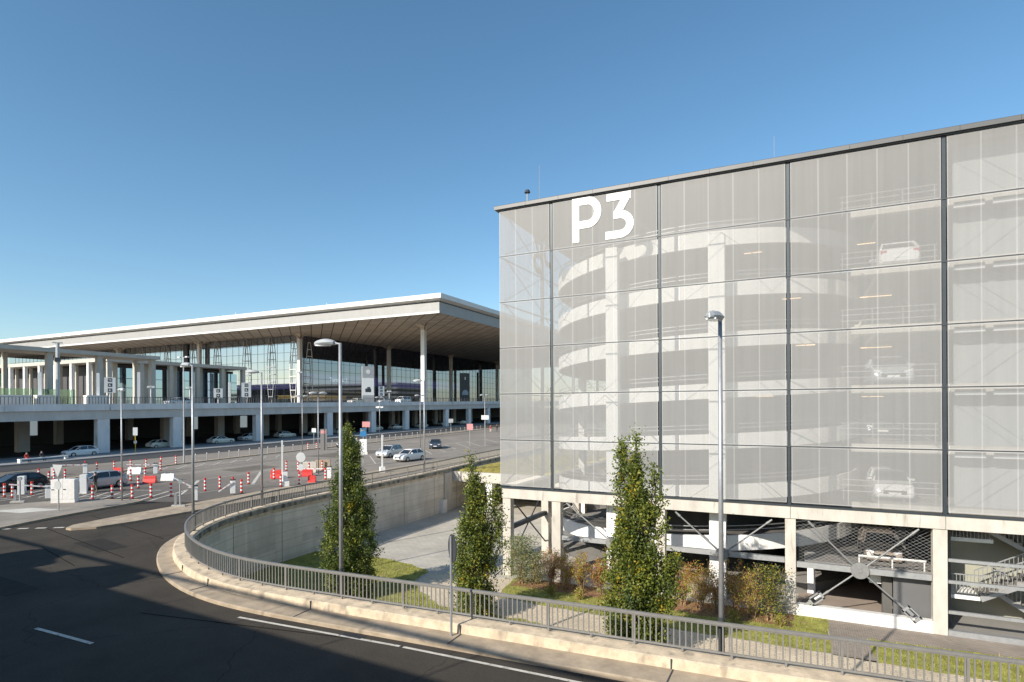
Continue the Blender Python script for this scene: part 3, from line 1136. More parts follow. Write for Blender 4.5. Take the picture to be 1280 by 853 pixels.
letter('letter_p', Pp, Wl, (-12.12, 16.86), 1.0, 1.02, YF)
letter_three((-10.10, 16.80), 1.0, 1.02, YF)
letter('letter_p', Pp, Wl, (42.0, 16.86), -1.0, 1.02, GX[0], 'y')
letter_three((39.98, 16.80), -1.0, 1.02, GX[0], 'y')
# base beam, columns
for a, b in ((-16.9, -.46), (-.44, 5.99), (6.01, 19)):
    mb = MB(); mb.box(a, 32.93, 1.40, b, 33.55, 2.00); mb.build('base_beam', M['concrete'], pg)
mb = MB(); mb.box(-17.05, 32.90, 2.004, 19, 33.4, 2.09); mb.build('sill_angle', M['gap_steel'], pg)
mb = MB(); mb.box(-16.9, 33.56, 1.40, -16.3, 60, 2.0); mb.build('side_beam', M['concrete'], pg)
for x, w_, y, mm in ((-16.6, .55, 33.0, 'concrete'), (-13.25, .55, 33.0, 'concrete'), (-7.0, .5, 33.0, 'concrete'), (-.45, .5, 33.0, 'concrete'), (5.8, .56, 33.0, 'concrete'), (12.5, .56, 33.0, 'concrete')):
    mb = MB(); mb.box(x - w_ / 2, y, YARD, x + w_ / 2, y + .5, 1.398); mb.build('column', M[mm], pg, bevel=.015)
for y in (39.5, 46, 52.5):
    mb = MB(); mb.box(-16.9, y - .3, YARD, -16.35, y + .3, 1.398); mb.build('column', M['concrete'], pg, bevel=.015)
for x, w_, y in ((-10.05, .72, 34.0), (-4.1, .86, 34.0), (-16.2, .5, 46)):
    mb = MB(); mb.box(x - w_ / 2, y, YARD, x + w_ / 2, y + .55, 16.6); mb.build('pier', M['concrete_white'], pg)
# floors
FL = [2.30 + RH * i for i in range(6)]
for z in FL:
    mb = MB()
    mb.box(3.55, 33.75, z - .30, 30, 62, z)
    mb.box(-16.2, 55.6, z - .30, 3.55, 62, z)
    mb.build('floor_slab', M['slab'], pg)
    mb = MB(); mb.box(2.3, 33.45, z - .38, 30, 33.74, z + .03); mb.build('floor_edge', M['concrete'], pg)
    mb = MB()
    for h in (.45, .75, 1.02):
        mb.cyl((1.9, 34.5, z + h), (6.0, 34.5, z + h), .028, n=6)
    for x in (2.0, 3.3, 4.6, 5.9):
        mb.cyl((x, 34.5, z), (x, 34.5, z + 1.02), .025, n=6)
    mb.build('guard_rail', M['steel'], pg)
for y in (42, 50, 58):
    for x in (5.4, 9, 16):
        mb = MB(); mb.box(x - .25, y - .25, YARD, x + .25, y + .25, 19.4); mb.build('inner_column', M['slab'], pg)
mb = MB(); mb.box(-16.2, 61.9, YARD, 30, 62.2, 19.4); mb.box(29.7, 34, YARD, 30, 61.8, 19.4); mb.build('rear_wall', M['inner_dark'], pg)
mb = MB(); mb.box(6.6, 34.35, ZB - .1, 19, 34.5, 19.4); mb.build('stair_core_wall', M['mesh_wall'], pg)
for j in range(1, 6):
    mb = MB()
    for k in range(6):
        mb.box(6.45 + k * 1.45, 33.45, ROWS[j] - .36, 6.45 + k * 1.45 + 1.15, 33.7, ROWS[j] - .1)
    mb.build('ledge', M['white'], pg)
# spiral ramp
CX, CY, RO, RI = -6.75, 45.1, 10.15, 5.9


def pol(r, a, z):
    return (CX + r * math.cos(a), CY + r * math.sin(a), z)


def ring_band(r0, r1, zlo, zhi, name, m, pitch=0., z0=0., n=80, a0=0, a1=2 * math.pi):
    mb = MB()
    rings = []
    for i in range(n + 1):
        a = a0 + (a1 - a0) * i / n
        dz = z0 + pitch * (a - a0) / (2 * math.pi)
        rings.append([pol(r0, a, zlo + dz), pol(r1, a, zlo + dz), pol(r1, a, zhi + dz), pol(r0, a, zhi + dz)])
    mb.loft(rings)
    return mb.build(name, m, pg, smooth=False)


A0 = R(90)
for i in range(-1, 6):
    zb = 14.72 - RH * (5 - i)         # underside of this turn at its start
    ring_band(RI, RO, 0, .28, 'ramp_deck', M['slab'], RH, zb, a0=A0, a1=A0 + 2 * math.pi)
    ring_band(RO, RO + .16, -.05, .82, 'ramp_parapet', M['concrete_white'], RH, zb, a0=A0, a1=A0 + 2 * math.pi)
    pass
    for hh in (1.1, 1.32):
        ring_band(RO + .05, RO + .11, hh, hh + .05, 'ramp_rail', M['steel'], RH, zb, a0=A0, a1=A0 + 2 * math.pi)
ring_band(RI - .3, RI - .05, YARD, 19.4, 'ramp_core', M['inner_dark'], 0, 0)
# drum at the ground, with its own rails
ring_band(RO - 4.0, RO + .4, YARD - .02, YARD + .5, 'drum_plinth', M['slab'], 0, 0)
# lit tubes under the ceilings
for x, y, k, dx in ((3.2, 40, 3, 1.6), (3.3, 41, 2, 1.6), (3.0, 39, 4, .9), (-.2, 37.5, 2, 1.0), (-.9, 38.5, 3, 1.0), (-2.4, 38, 1, 1.0), (-10.6, 38.4, 1, 1.2), (-11.2, 38, 2, 1.4), (3.6, 44, 1, 1.2), (-3.0, 38.2, 4, 1.0)):
    z = FL[k] + RH - .42
    mb = MB(); mb.box(x, y, z, x + dx, y + .06, z + .045); mb.build('tube_light', M['tube'], pg)
# ground storey: middle beams, rods with hubs, net, low wall, door
mb = MB()
mb.box(-13.0, 33.12, -.92, -7.26, 33.36, -.66); mb.box(-6.74, 33.12, -.92, -.72, 33.36, -.66); mb.box(-.19, 33.12, -1.08, 5.5, 33.36, -.80)
mb.build('tie_beam', M['steel'], pg)
mb = MB(); mb.beam((-16.6, 33.6, -.55), (-16.6, 39.2, -.55), .26, .28); mb.build('tie_beam', M['steel_dark'], pg)
mb = MB(); mb.cyl((-16.6, 33.6, 1.3), (-16.6, 39.2, -2.6), .05, n=6); mb.cyl((-16.6, 39.2, 1.3), (-16.6, 33.6, -2.6), .05, n=6); mb.build('brace_rod', M['steel_dark'], pg)


def rod(x0, z0, x1, z1, r=.042):
    mb = MB()
    mb.cyl((x0, 33.08, z0), (x1, 33.08, z1), r, n=8)
    d = Vector((x1 - x0, 0, z1 - z0)).normalized()
    e = Vector((x1, 33.08, z1))
    mb.cyl(e - d * .35, e, r * 1.7, r * 1.1, n=8)
    mb.build('brace_rod', M['brace'], pg)


def hub(x, z, r=.42):
    mb = MB(); mb.cyl((x, 33.02, z), (x, 33.10, z), r, n=16); mb.cyl((x, 32.98, z), (x, 33.02, z), .1, n=8); mb.build('brace_hub', M['brace'], pg)


def buckle(x0, z0, x1, z1):
    d = Vector((x1 - x0, 0, z1 - z0)).normalized()
    n = Vector((-d.z, 0, d.x))
    a, b = Vector((x0, 33.05, z0)), Vector((x1, 33.05, z1))
    mb = MB()
    for s_ in (-1, 1):
        mb.beam(a + n * .17 * s_, b + n * .17 * s_, .16, .06, up=n)
    mb.beam(a, a + d * .12, .16, .40, up=n); mb.beam(b - d * .12, b, .16, .40, up=n)
    mb.cyl(a + d * .1, b - d * .3, .09, n=8)
    mb.beam(b, b + d * .55, .05, .16, up=n)
    mb.build('turnbuckle', M['steel'], pg)


hub(2.6, -.93, .40)
rod(2.35, -.72, .35, 1.3); rod(2.85, -.72, 5.0, 1.3); rod(2.35, -1.15, .98, -2.35); rod(2.85, -1.15, 4.42, -2.52)
buckle(.98, -2.3, .42, -2.78); buckle(4.42, -2.45, 4.95, -2.98)
hub(-3.75, -.78, .34); rod(-4.0, -.6, -6.2, 1.28); rod(-3.5, -.6, -1.3, 1.24)
hub(-9.85, -.78, .34); rod(-10.05, -.6, -12.65, 1.36); rod(-9.6, -.6, -7.5, 1.3)
mb = MB()
x0, x1, z0, z1 = -.19, 5.5, -.78, 1.38
for sgn in (1, -1):
    t = x0 - 2.4
    while t < x1 + 2.4:
        a, b = (t, z0), (t + sgn * (z1 - z0) * 1.6, z1)
        # clip in x
        def clipx(a, b):
            (ax, az), (bx, bz) = a, b
            pts = []
            for (px, pz), (qx, qz) in (((ax, az), (bx, bz)), ((bx, bz), (ax, az))):
                if px < x0:
                    if qx <= x0: return None
                    k = (x0 - px) / (qx - px); px, pz = x0, pz + k * (qz - pz)
                elif px > x1:
                    if qx >= x1: return None
                    k = (x1 - px) / (qx - px); px, pz = x1, pz + k * (qz - pz)
                pts.append((px, pz))
            return pts
        c = clipx(a, b)
        if c: mb.beam((c[0][0], 33.42 + .01 * sgn, c[0][1]), (c[1][0], 33.42 + .01 * sgn, c[1][1]), .008, .008)
        t += .26
mb.build('wire_net', M['steel'], pg)
mb = MB(); mb.box(-.2, 33.02, YARD, 5.52, 33.4, -2.93); mb.build('low_wall', M['white_dirty'], pg)
mb = MB(); mb.box(4.05, 33.75, YARD + .2, 5.62, 33.9, -1.12); mb.build('service_door', M['door_grey'], pg)
mb = MB(); mb.box(3.62, 34.0, YARD + .1, 4.03, 34.3, -1.12); mb.build('door_frame', M['inner_dark'], pg)
mb = MB(); mb.box(3.1, 34.2, -1.75, 3.6, 34.6, -1.15); mb.build('meter_box', M['white'], pg)
mb = MB(); mb.loft([[(x_, 33.8, -1.22), (x_, 33.8, -.98), (x_, 46, -1.85), (x_, 46, -2.09)] for x_ in (.2, 6.2)]); mb.box(.2, 33.78, -.979, 6.2, 33.95, -.86); mb.build('half_level_slab', M['slab'], pg)
mb = MB(); mb.cyl((2.6, 33.9, -.38), (5.4, 33.9, -.38), .06, n=6); mb.box(2.6, 33.88, -.98, 2.66, 33.92, -.38); mb.box(4.0, 33.88, -.98, 4.06, 33.92, -.38); mb.box(5.3, 33.88, -.98, 5.36, 33.92, -.38); mb.build('guard_rail', M['white_dirty'], pg)
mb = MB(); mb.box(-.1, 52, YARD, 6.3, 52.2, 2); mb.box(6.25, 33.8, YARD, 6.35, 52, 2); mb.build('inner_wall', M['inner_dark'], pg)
mb = MB(); mb.face([(-.1, 33.41, YARD + .01), (6.2, 33.41, YARD + .01), (6.2, 52, YARD + .01), (-.1, 52, YARD + .01)]); mb.build('ground_floor', mat('car park floor', (.33, .27, .225), .85, var=.15, scale=.6), pg)
mb = MB()
for k in range(4):
    mb.box(1.4 + k * .62, 43.0, YARD, 1.75 + k * .62, 43.3, YARD + .32)
mb.box(-.0, 43.3, YARD, 4.2, 43.5, YARD + .35)
mb.build('floor_kerb', M['white_dirty'], pg)
mb = MB(); mb.box(.35, 37.2, YARD, .75, 37.6, -1.23); mb.build('inner_column', M['concrete_white'], pg)
# stair bay on the right
mb = MB(); mb.box(6.36, 37.0, YARD, 19, 37.2, 2); mb.build('stair_back_wall', mat('olive grey wall', (.34, .335, .27), .85, var=.08, scale=.6), pg)
mb = MB(); mb.box(6.36, 33.4, YARD + .0, 19, 36.99, YARD + .02); mb.build('stair_floor', M['slab'], pg)
for z in (-.05, -1.05, -2.45):
    mb = MB(); mb.box(6.12, 33.15, z - .07, 19, 33.3, z + .07); mb.build('cross_bar', M['steel'], pg)
mb = MB(); mb.box(6.1, 33.05, YARD, 19, 33.3, YARD + .25); mb.build('stair_plinth', M['steel'], pg)


def flight(x0, z0, x1, z1, y0, y1, steps=9):
    mb = MB()
    for k in range(steps):
        xa = x0 + (x1 - x0) * k / steps; xb = x0 + (x1 - x0) * (k + 1) / steps
        zt_ = z0 + (z1 - z0) * (k + 1) / steps
        mb.box(min(xa, xb), y0, zt_ - .22, max(xa, xb), y1, zt_)
    mb.build('stair_flight', M['slab'], pg)
    for y in (y0, y1):
        mb = MB()
        mb.beam((x0, y, z0 + 1.0), (x1, y, z1 + 1.0), .05, .05)
        mb.beam((x0, y, z0 - .1), (x1, y, z1 - .1), .05, .2)
        n = int(abs(x1 - x0) / .16)
        for k in range(n + 1):
            t = k / n
            x, z = x0 + (x1 - x0) * t, z0 + (z1 - z0) * t
            mb.box(x - .012, y - .012, z, x + .012, y + .012, z + 1.0)
        mb.build('stair_railing', M['steel'], pg)


flight(7.6, -1.95, 10.6, -.3, 34.4, 35.5)
flight(10.6, -.3, 8.0, 1.2, 35.7, 36.8)
flight(11.0, YARD, 8.6, -1.95, 35.7, 36.8)
mb = MB(); mb.box(6.4, 34.5, .62, 8.1, 36.9, .80); mb.build('landing', M['concrete_white'], pg)
mb = MB(); mb.box(6.4, 34.5, -2.13, 7.6, 36.9, -1.95); mb.build('landing', M['concrete_white'], pg)
for z0_, xa, xb in ((.80, 6.4, 8.1), (-1.95, 6.4, 7.7)):
    mb = MB()
    mb.beam((xa, 34.5, z0_ + 1.0), (xb, 34.5, z0_ + 1.0), .05, .05)
    for k in range(int((xb - xa) / .14)):
        mb.box(xa + k * .14, 34.49, z0_, xa + k * .14 + .024, 34.51, z0_ + 1.0)
    mb.build('stair_railing', M['steel'], pg)
# things on the roof
vt = thing('roof_vent', 'small capped vent pipe on the car park roof', 'vent', (-15.8, 34.6, 19.75))
mb = MB(); mb.cyl((0, 0, 0), (0, 0, 1.25), .05, n=8); mb.build('pipe', M['steel'], vt)
mb = MB(); mb.cyl((0, 0, 1.25), (0, 0, 1.42), .20, .14, n=10); mb.build('cap', M['steel_dark'], vt)
lr = MB(); lr.cyl((-15.2, 35.2, 19.75), (-15.2, 35.2, 22.9), .018, .012, n=6)
tag(lr.build('lightning_rod', M['steel'], origin=(-15.2, 35.2, 19.75)), 'thin tall lightning rod at the left end of the car park roof', 'rod')
lr = MB(); lr.cyl((-1.2, 35.2, 19.75), (-1.2, 35.2, 21.9), .014, .01, n=6)
tag(lr.build('lightning_rod', M['steel'], origin=(-1.2, 35.2, 19.75)), 'short thin lightning rod over the middle of the car park roof', 'rod')
# ------------------------------------------------------------------ terminal hall
DK = lambda y: 7.35 + .0103 * y                 # top of the elevated road's parapet
tm = thing('airport_terminal', 'glazed airport terminal hall under a huge flat white roof on tall columns', 'terminal', (-180, 190, 2), world=True)
XR, YR = -82.0, 125.5
mb = MB()
pr = [(0, 31.2), (0, 33.9), (.25, 33.95), (.25, 34.3), (-1.3, 34.7), (-1.3, 35.9)]      # edge profile: offset outwards negative
xa, ya = -330, 330
# front fascia (faces the forecourt) and side fascia, mitred at the corner
rings = []
for (px, py, sx, sy) in ((xa, YR, 0, 1), (XR, YR, -1, 1), (XR, ya, -1, 0)):
    rings.append([(px + sx * o, py + sy * o, z) for o, z in pr])
for k in range(2):
    for i in range(len(pr) - 1):
        mi = 0 if i in (0,) else (2 if i in (2,) else 1)
        mb.face([rings[k][i], rings[k + 1][i], rings[k + 1][i + 1], rings[k][i + 1]], mi)
fs = mb.build('roof_fascia', [M['roof_grey'], M['roof_white'], M['steel_dark']], tm)
mb = MB()
for k, (o0, z0, z1) in enumerate(((-.03, 31.15, 31.65),)):
    mb.loft([[(xa, YR + o0, z0), (xa, YR + o0, z1), (xa, YR + .2, z1), (xa, YR + .2, z0)], [(XR - o0, YR + o0, z0), (XR - o0, YR + o0, z1), (XR - .2, YR + .2, z1), (XR - .2, YR + .2, z0)]])
mb.build('eaves_band', M['roof_white'], tm)
mb = MB(); mb.box(xa, YR - 1.25, 35.86, XR + 1.25, ya, 35.92); mb.build('roof', M['roof_white'], tm)
mb = MB(); mb.face([(xa, YR + .01, 31.2), (xa, ya, 31.2), (XR - .01, ya, 31.2), (XR - .01, YR + .01, 31.2)]); mb.build('soffit', M['soffit'], tm)
mb = MB()
for x in range(-325, -84, 6):
    mb.box(x, YR - .012, 31.97, x + .05, YR, 33.88)
for y in range(128, 325, 6):
    mb.box(XR, y, 31.25, XR + .012, y + .05, 33.88)
mb.build('fascia_joint', M['steel'], tm)
# columns on a 43.75 m grid
for x, y, zb in [(-97.8, 141.3, 1.2), (-145.5, 140.4, 8), (-194.5, 140.4, 8), (-243, 140.4, 8), (-144.8, 185.5, 8), (-143.5, 229, 8), (-143.0, 274, 8)]:
    mb = MB()
    for s_ in (-1, 1):
        mb.box(x - .62, y + s_ * .40 - .16, zb, x + .62, y + s_ * .40 + .16, 29.6)
    mb.box(x - .2, y - .235, zb, x + .2, y + .235, 29.6)
    c = mb.build('column', M['roof_white'], tm)
    mb = MB()
    ring = lambda r, z: [(x + r * math.cos(a), y + r * math.sin(a), z) for a in [R(45 + 90 * k) for k in range(4)]]
    mb.loft([ring(.75, 29.6), ring(1.0, 30.3), ring(2.6, 31.17)])
    mb.build('column_head', M['soffit'], tm)
# glazing
GXP, GYP = -148.0, 142.0
zf = 8.5
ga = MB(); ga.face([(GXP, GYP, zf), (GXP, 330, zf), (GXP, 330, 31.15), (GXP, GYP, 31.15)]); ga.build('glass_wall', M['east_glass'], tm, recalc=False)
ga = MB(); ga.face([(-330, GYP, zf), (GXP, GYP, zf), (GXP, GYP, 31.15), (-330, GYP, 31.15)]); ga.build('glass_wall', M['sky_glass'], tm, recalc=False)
mb = MB()
for i in range(0, 60):
    y = GYP + i * 3.1
    if y < 330: mb.box(GXP - .04, y - .03, zf, GXP + .06, y + .03, 31.1)
for k in range(1, 8):
    mb.box(GXP - .03, GYP, zf + k * 2.85 - .04, GXP + .05, 330, zf + k * 2.85 + .04)
for i in range(0, 58):
    x = GXP - i * 3.1
    mb.box(x - .03, GYP - .06, zf, x + .03, GYP + .04, 31.1)
for k in range(1, 8):
    mb.box(-330, GYP - .05, zf + k * 2.85 - .04, GXP, GYP + .03, zf + k * 2.85 + .04)
mb.build('glazing_bars', M['steel_dark'], tm)
# dark piers before the glass
for y in (176, 186, 214, 240, 262, 290):
    mb = MB(); mb.box(GXP + .13, y - .4, zf, GXP + .4, y + .4, 25); mb.build('dark_pier', M['inside_dark'], tm)
mb = MB(); mb.box(-205.2, GYP - .5, zf, -202.8, GYP - .13, 31); mb.build('dark_pier', M['inside_dark'], tm)


def ladder(p0, along_, z0, z1, m, bow=1.):
    """bowed ladder truss that stiffens the glass"""
    mb = MB()
    a = Vector(along_)
    n = 9
    pl, pr_ = [], []
    for i in range(n + 1):
        t = i / n
        wd = .55 + bow * math.sin(math.pi * min(1, t * 1.0)) * 1.0
        c = Vector((p0[0], p0[1], z0 + (z1 - z0) * t))
        pl.append(c - a * wd); pr_.append(c + a * wd)
    for L_ in (pl, pr_):
        for u, v in zip(L_, L_[1:]): mb.beam(u, v, .16, .16)
    for u, v in zip(pl, pr_): mb.beam(u, v, .2, .2)
    mb.build('ladder_truss', m, tm)


for x in (-160, -172, -187, -200, -215, -230):
    ladder((x, GYP - .5), (1, 0, 0), zf, 31, M['steel'])
ladder((GXP - 1.6, GYP - .5), (1, 0, 0), zf, 29, M['roof_white'])
ladder((GXP + .6, GYP + 4.5), (0, 1, 0), zf, 29, M['roof_white'])
# hall behind the glass
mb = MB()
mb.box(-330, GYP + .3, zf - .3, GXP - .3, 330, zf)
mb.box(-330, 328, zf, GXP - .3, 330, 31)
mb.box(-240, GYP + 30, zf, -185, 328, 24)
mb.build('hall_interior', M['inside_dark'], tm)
mb = MB(); mb.box(GXP - 2.2, GYP + 1.5, 15.6, GXP - 1.9, 250, 18.9); mb.box(-240, GYP + 2.0, 13.6, GXP - 1.9, GYP + 2.3, 17.0); mb.build('violet_band', emit_mat('lit violet banner', (.12, .10, .30), 1.5), tm)
text_mesh('lettering', 'Terminal 1', 2.1, emit_mat('lit letters', (.8, .82, .9), 3.0), tm, (GXP - 1.85, 158.5, 16.6), (R(90), 0, R(90)), .03)
mb = MB(); mb.box(GXP - 1.4, GYP + 3, 10.2, GXP - 1.0, GYP + 24, 11.5); mb.box(-158, GYP + .8, 10.2, GXP - 1.4, GYP + 1.0, 11.5); mb.build('yellow_board', emit_mat('lit yellow board', (.80, .52, .10), 1.1), tm)
mb = MB(); mb.box(-160, GYP + .8, 8.6, GXP - 1.6, GYP + 1.0, 10.1); mb.build('green_board', M['green'], tm)
# aerials on the roof
mb = MB()
for x, h in ((-94, .0), (-122, 1.4), (-160, 1.6), (-166, 1.2), (-210, 1.2)):
    if h: mb.cyl((x, 128, 35.9), (x, 128, 35.9 + h), .06, n=5)
mb.box(-199, 128, 35.9, -194, 131, 36.6)
mb.build('roof_aerial', M['white'], tm)

# ------------------------------------------------------------------ elevated departures road
dk = thing('elevated_road', 'long elevated concrete road on broad piers before the terminal', 'overpass', (-95, 100, 1), world=True)
mb = MB(); ms = MB(); mr = MB()
y0, y1 = 6, 300
for a, b in ((y0, 86.0), (86.04, 150.0), (150.04, y1)):
    mb.loft([[(-94.0, y, DK(y) + dz) if x == 0 else (-94.0 + x, y, DK(y) + dz) for x, dz in ((0, 0), (0, -.95), (-.5, -.95), (-.5, 0))] for y in (a, b)])
    ms.loft([[(-94.35 + x, y, DK(y) + dz) for x, dz in ((0, -.955), (0, -2.30), (-1.2, -2.30), (-1.2, -.955))] for y in (a, b)])
mb.build('parapet', M['concrete_deck'], dk)
ms.build('edge_beam', M['concrete_beam'], dk)
mb = MB()
mb.loft([[(x, y, DK(y) + dz) for x, dz in ((-94.5, -.45), (-94.5, -.9), (-150, -.9), (-150, -.45))] for y in (y0, y1)])
mb.loft([[(x, y, DK(y) + dz) for x, dz in ((-150.01, -.45), (-150.01, -.9), (-260, -.9), (-260, -.45))] for y in (y0, 141)])
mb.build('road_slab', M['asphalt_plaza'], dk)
for y in (8, 22.7, 37.4, 52.4, 64.2, 80.9, 100, 115, 128.8, 148.7, 162, 174.8, 190, 206):
    mb = MB(); mb.box(-95.45, y - .85, g(y) + .1, -94.45, y + .85, DK(y) - 2.302); mb.build('pier', M['concrete_deck'], dk)
for k in range(16):
    y = 14 + k * 11.7
    mb = MB(); mb.box(-110.9, y - .8, g(y), -109.8, y + .8, DK(y) - .92); mb.build('pier', M['concrete_beam'], dk)
for k in range(15):
    y = 9 + k * 13
    mb = MB(); mb.box(-126, y, g(y), -125, y + 1.2, DK(y) - .92); mb.build('pier', M['concrete_beam'], dk)
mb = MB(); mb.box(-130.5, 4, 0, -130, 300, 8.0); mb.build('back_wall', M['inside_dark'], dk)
mb = MB()
for y in (27, 34, 45, 49, 57, 90, 104):
    mb.box(-129.95, y, 2.2, -129.8, y + 3.2, 5.2)
mb.build('lobby_window', emit_mat('lit lobby windows', (.55, .66, .70), .30), dk)
# railing along the deck edge
s = y0 + 2
while s < 230:
    e = min(s + 12, 230)
    mb = MB()
    mb.beam((-94.25, s, DK(s) + 1.02), (-94.25, e - .05, DK(e) + 1.02), .07, .06)
    y = s
    while y < e - .02:
        stepy = .42 if y < 120 else .9
        mb.box(-94.28, y - .035, DK(y) + .0, -94.22, y + .035, DK(y) + 1.0)
        if int(y / 2.1) != int((y + stepy) / 2.1):
            mb.box(-94.29, y - .035, DK(y), -94.21, y + .035, DK(y) + 1.02)
        y += stepy
    mb.build('railing', M['rail_deck'], dk)
    s = e

# ------------------------------------------------------------------ colonnades on the deck
cn = thing('colonnade', 'open concrete colonnade with a thin flat roof on the elevated road, nearest the photographer', 'colonnade', (-108, 50, 7.5), world=True)
mb = MB(); mb.box(-114.5, 4, 16.3, -107.8, 69.8, 16.95); mb.build('roof', M['colonnade'], cn)
for y in (22.4, 29.8, 37.2, 44.7, 52.1, 59.6, 68.9):
    mb = MB(); mb.box(-109.2, y - .42, 7.0, -108.4, y + .42, 16.298); mb.build('column', M['colonnade'], cn)
for y in (26, 33.5, 41, 48.4, 55.8, 63.2, 68.9):
    mb = MB(); mb.box(-114.3, y - .3, 7.0, -113.7, y + .3, 16.298); mb.build('column', M['colonnade'], cn)
pv = thing('pavilion', 'glass walled pavilion with white concrete columns behind the open colonnade', 'pavilion', (-140, 86, 7.5), world=True)
mb = MB(); mb.box(-230, 70, 16.75, -125, 103.2, 17.5); mb.build('roof', M['colonnade'], pv)
for k, y in enumerate((70.65, 77.2, 83.7, 90.2, 96.7, 102.6)):
    mb = MB(); mb.box(-126.2, y - .42, 7.4, -125.3, y + .42, 16.748); mb.build('column', M['colonnade'], pv)
for k in range(14):
    x = -132 - k * 6.2
    mb = MB(); mb.box(x - .32, 70.1, 7.2, x + .32, 70.75, 16.748); mb.build('column', M['concrete_white'], pv)
    mb = MB(); mb.box(x - 3.2, 72.6, 7.2, x - 2.8, 73.1, 16.748); mb.build('column', M['colonnade'], pv)
for k, y in enumerate((73.5, 80, 86.6, 93, 99.4)):
    mb = MB(); mb.box(-129.3, y - .5, 7.4, -128.4, y + .5, 16.748); mb.build('column', M['colonnade'], pv)
pane = glass_mat('blue tinted glazing', (.25, .32, .38), .12, (.34, .46, .58))
for k, y in enumerate((72.0, 78.5, 85, 91.5, 98)):
    ga = MB(); ga.box(-129.0, y, 7.6, -128.9, y + 5.4, 15.8); gp = ga.build('window', pane, pv)
    mb = MB()
    for z in (9.6, 11.6, 13.6): mb.box(-128.89, y, z - .05, -128.8, y + 5.4, z + .05)
    for yy in (y + 1.8, y + 3.6): mb.box(-128.89, yy - .04, 7.6, -128.8, yy + .04, 15.8)
    mb.build('window_frame', M['steel_dark'], gp)
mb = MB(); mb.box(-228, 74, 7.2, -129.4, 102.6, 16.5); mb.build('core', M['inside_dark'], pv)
gb = thing('glass_screen', 'green tinted glass screen standing along the colonnade', 'glass screen', (-106.5, 40, 7.6), world=True)
gl_ = glass_mat('green tinted screen', (.62, .74, .66), .78, (.5, .6, .55))
for k in range(9):
    y = 26 + k * 3.2
    ga = MB(); ga.box(-106.5, y, 7.3, -106.46, y + 3.1, 10.3); ga.build('pane', gl_, gb)
# ------------------------------------------------------------------ trees and shrubs
def leaf(mb, p, s, rg, mi, up=.35):
    n = Vector((rg.gauss(0, 1), rg.gauss(0, 1), rg.gauss(0, 1) + up)).normalized()
    a = n.orthogonal().normalized()
    a.rotate(Matrix.Rotation(rg.uniform(0, 6.28), 3, n))
    b = n.cross(a)
    l, w_ = s * rg.uniform(.55, 1.5), s * rg.uniform(.45, .75)
    c = p
    mb.face([c - a * l * .5, c + b * w_ * .5 + n * w_ * .12, c + a * l * .5, c - b * w_ * .5 + n * w_ * .12], mi)


from mathutils import noise


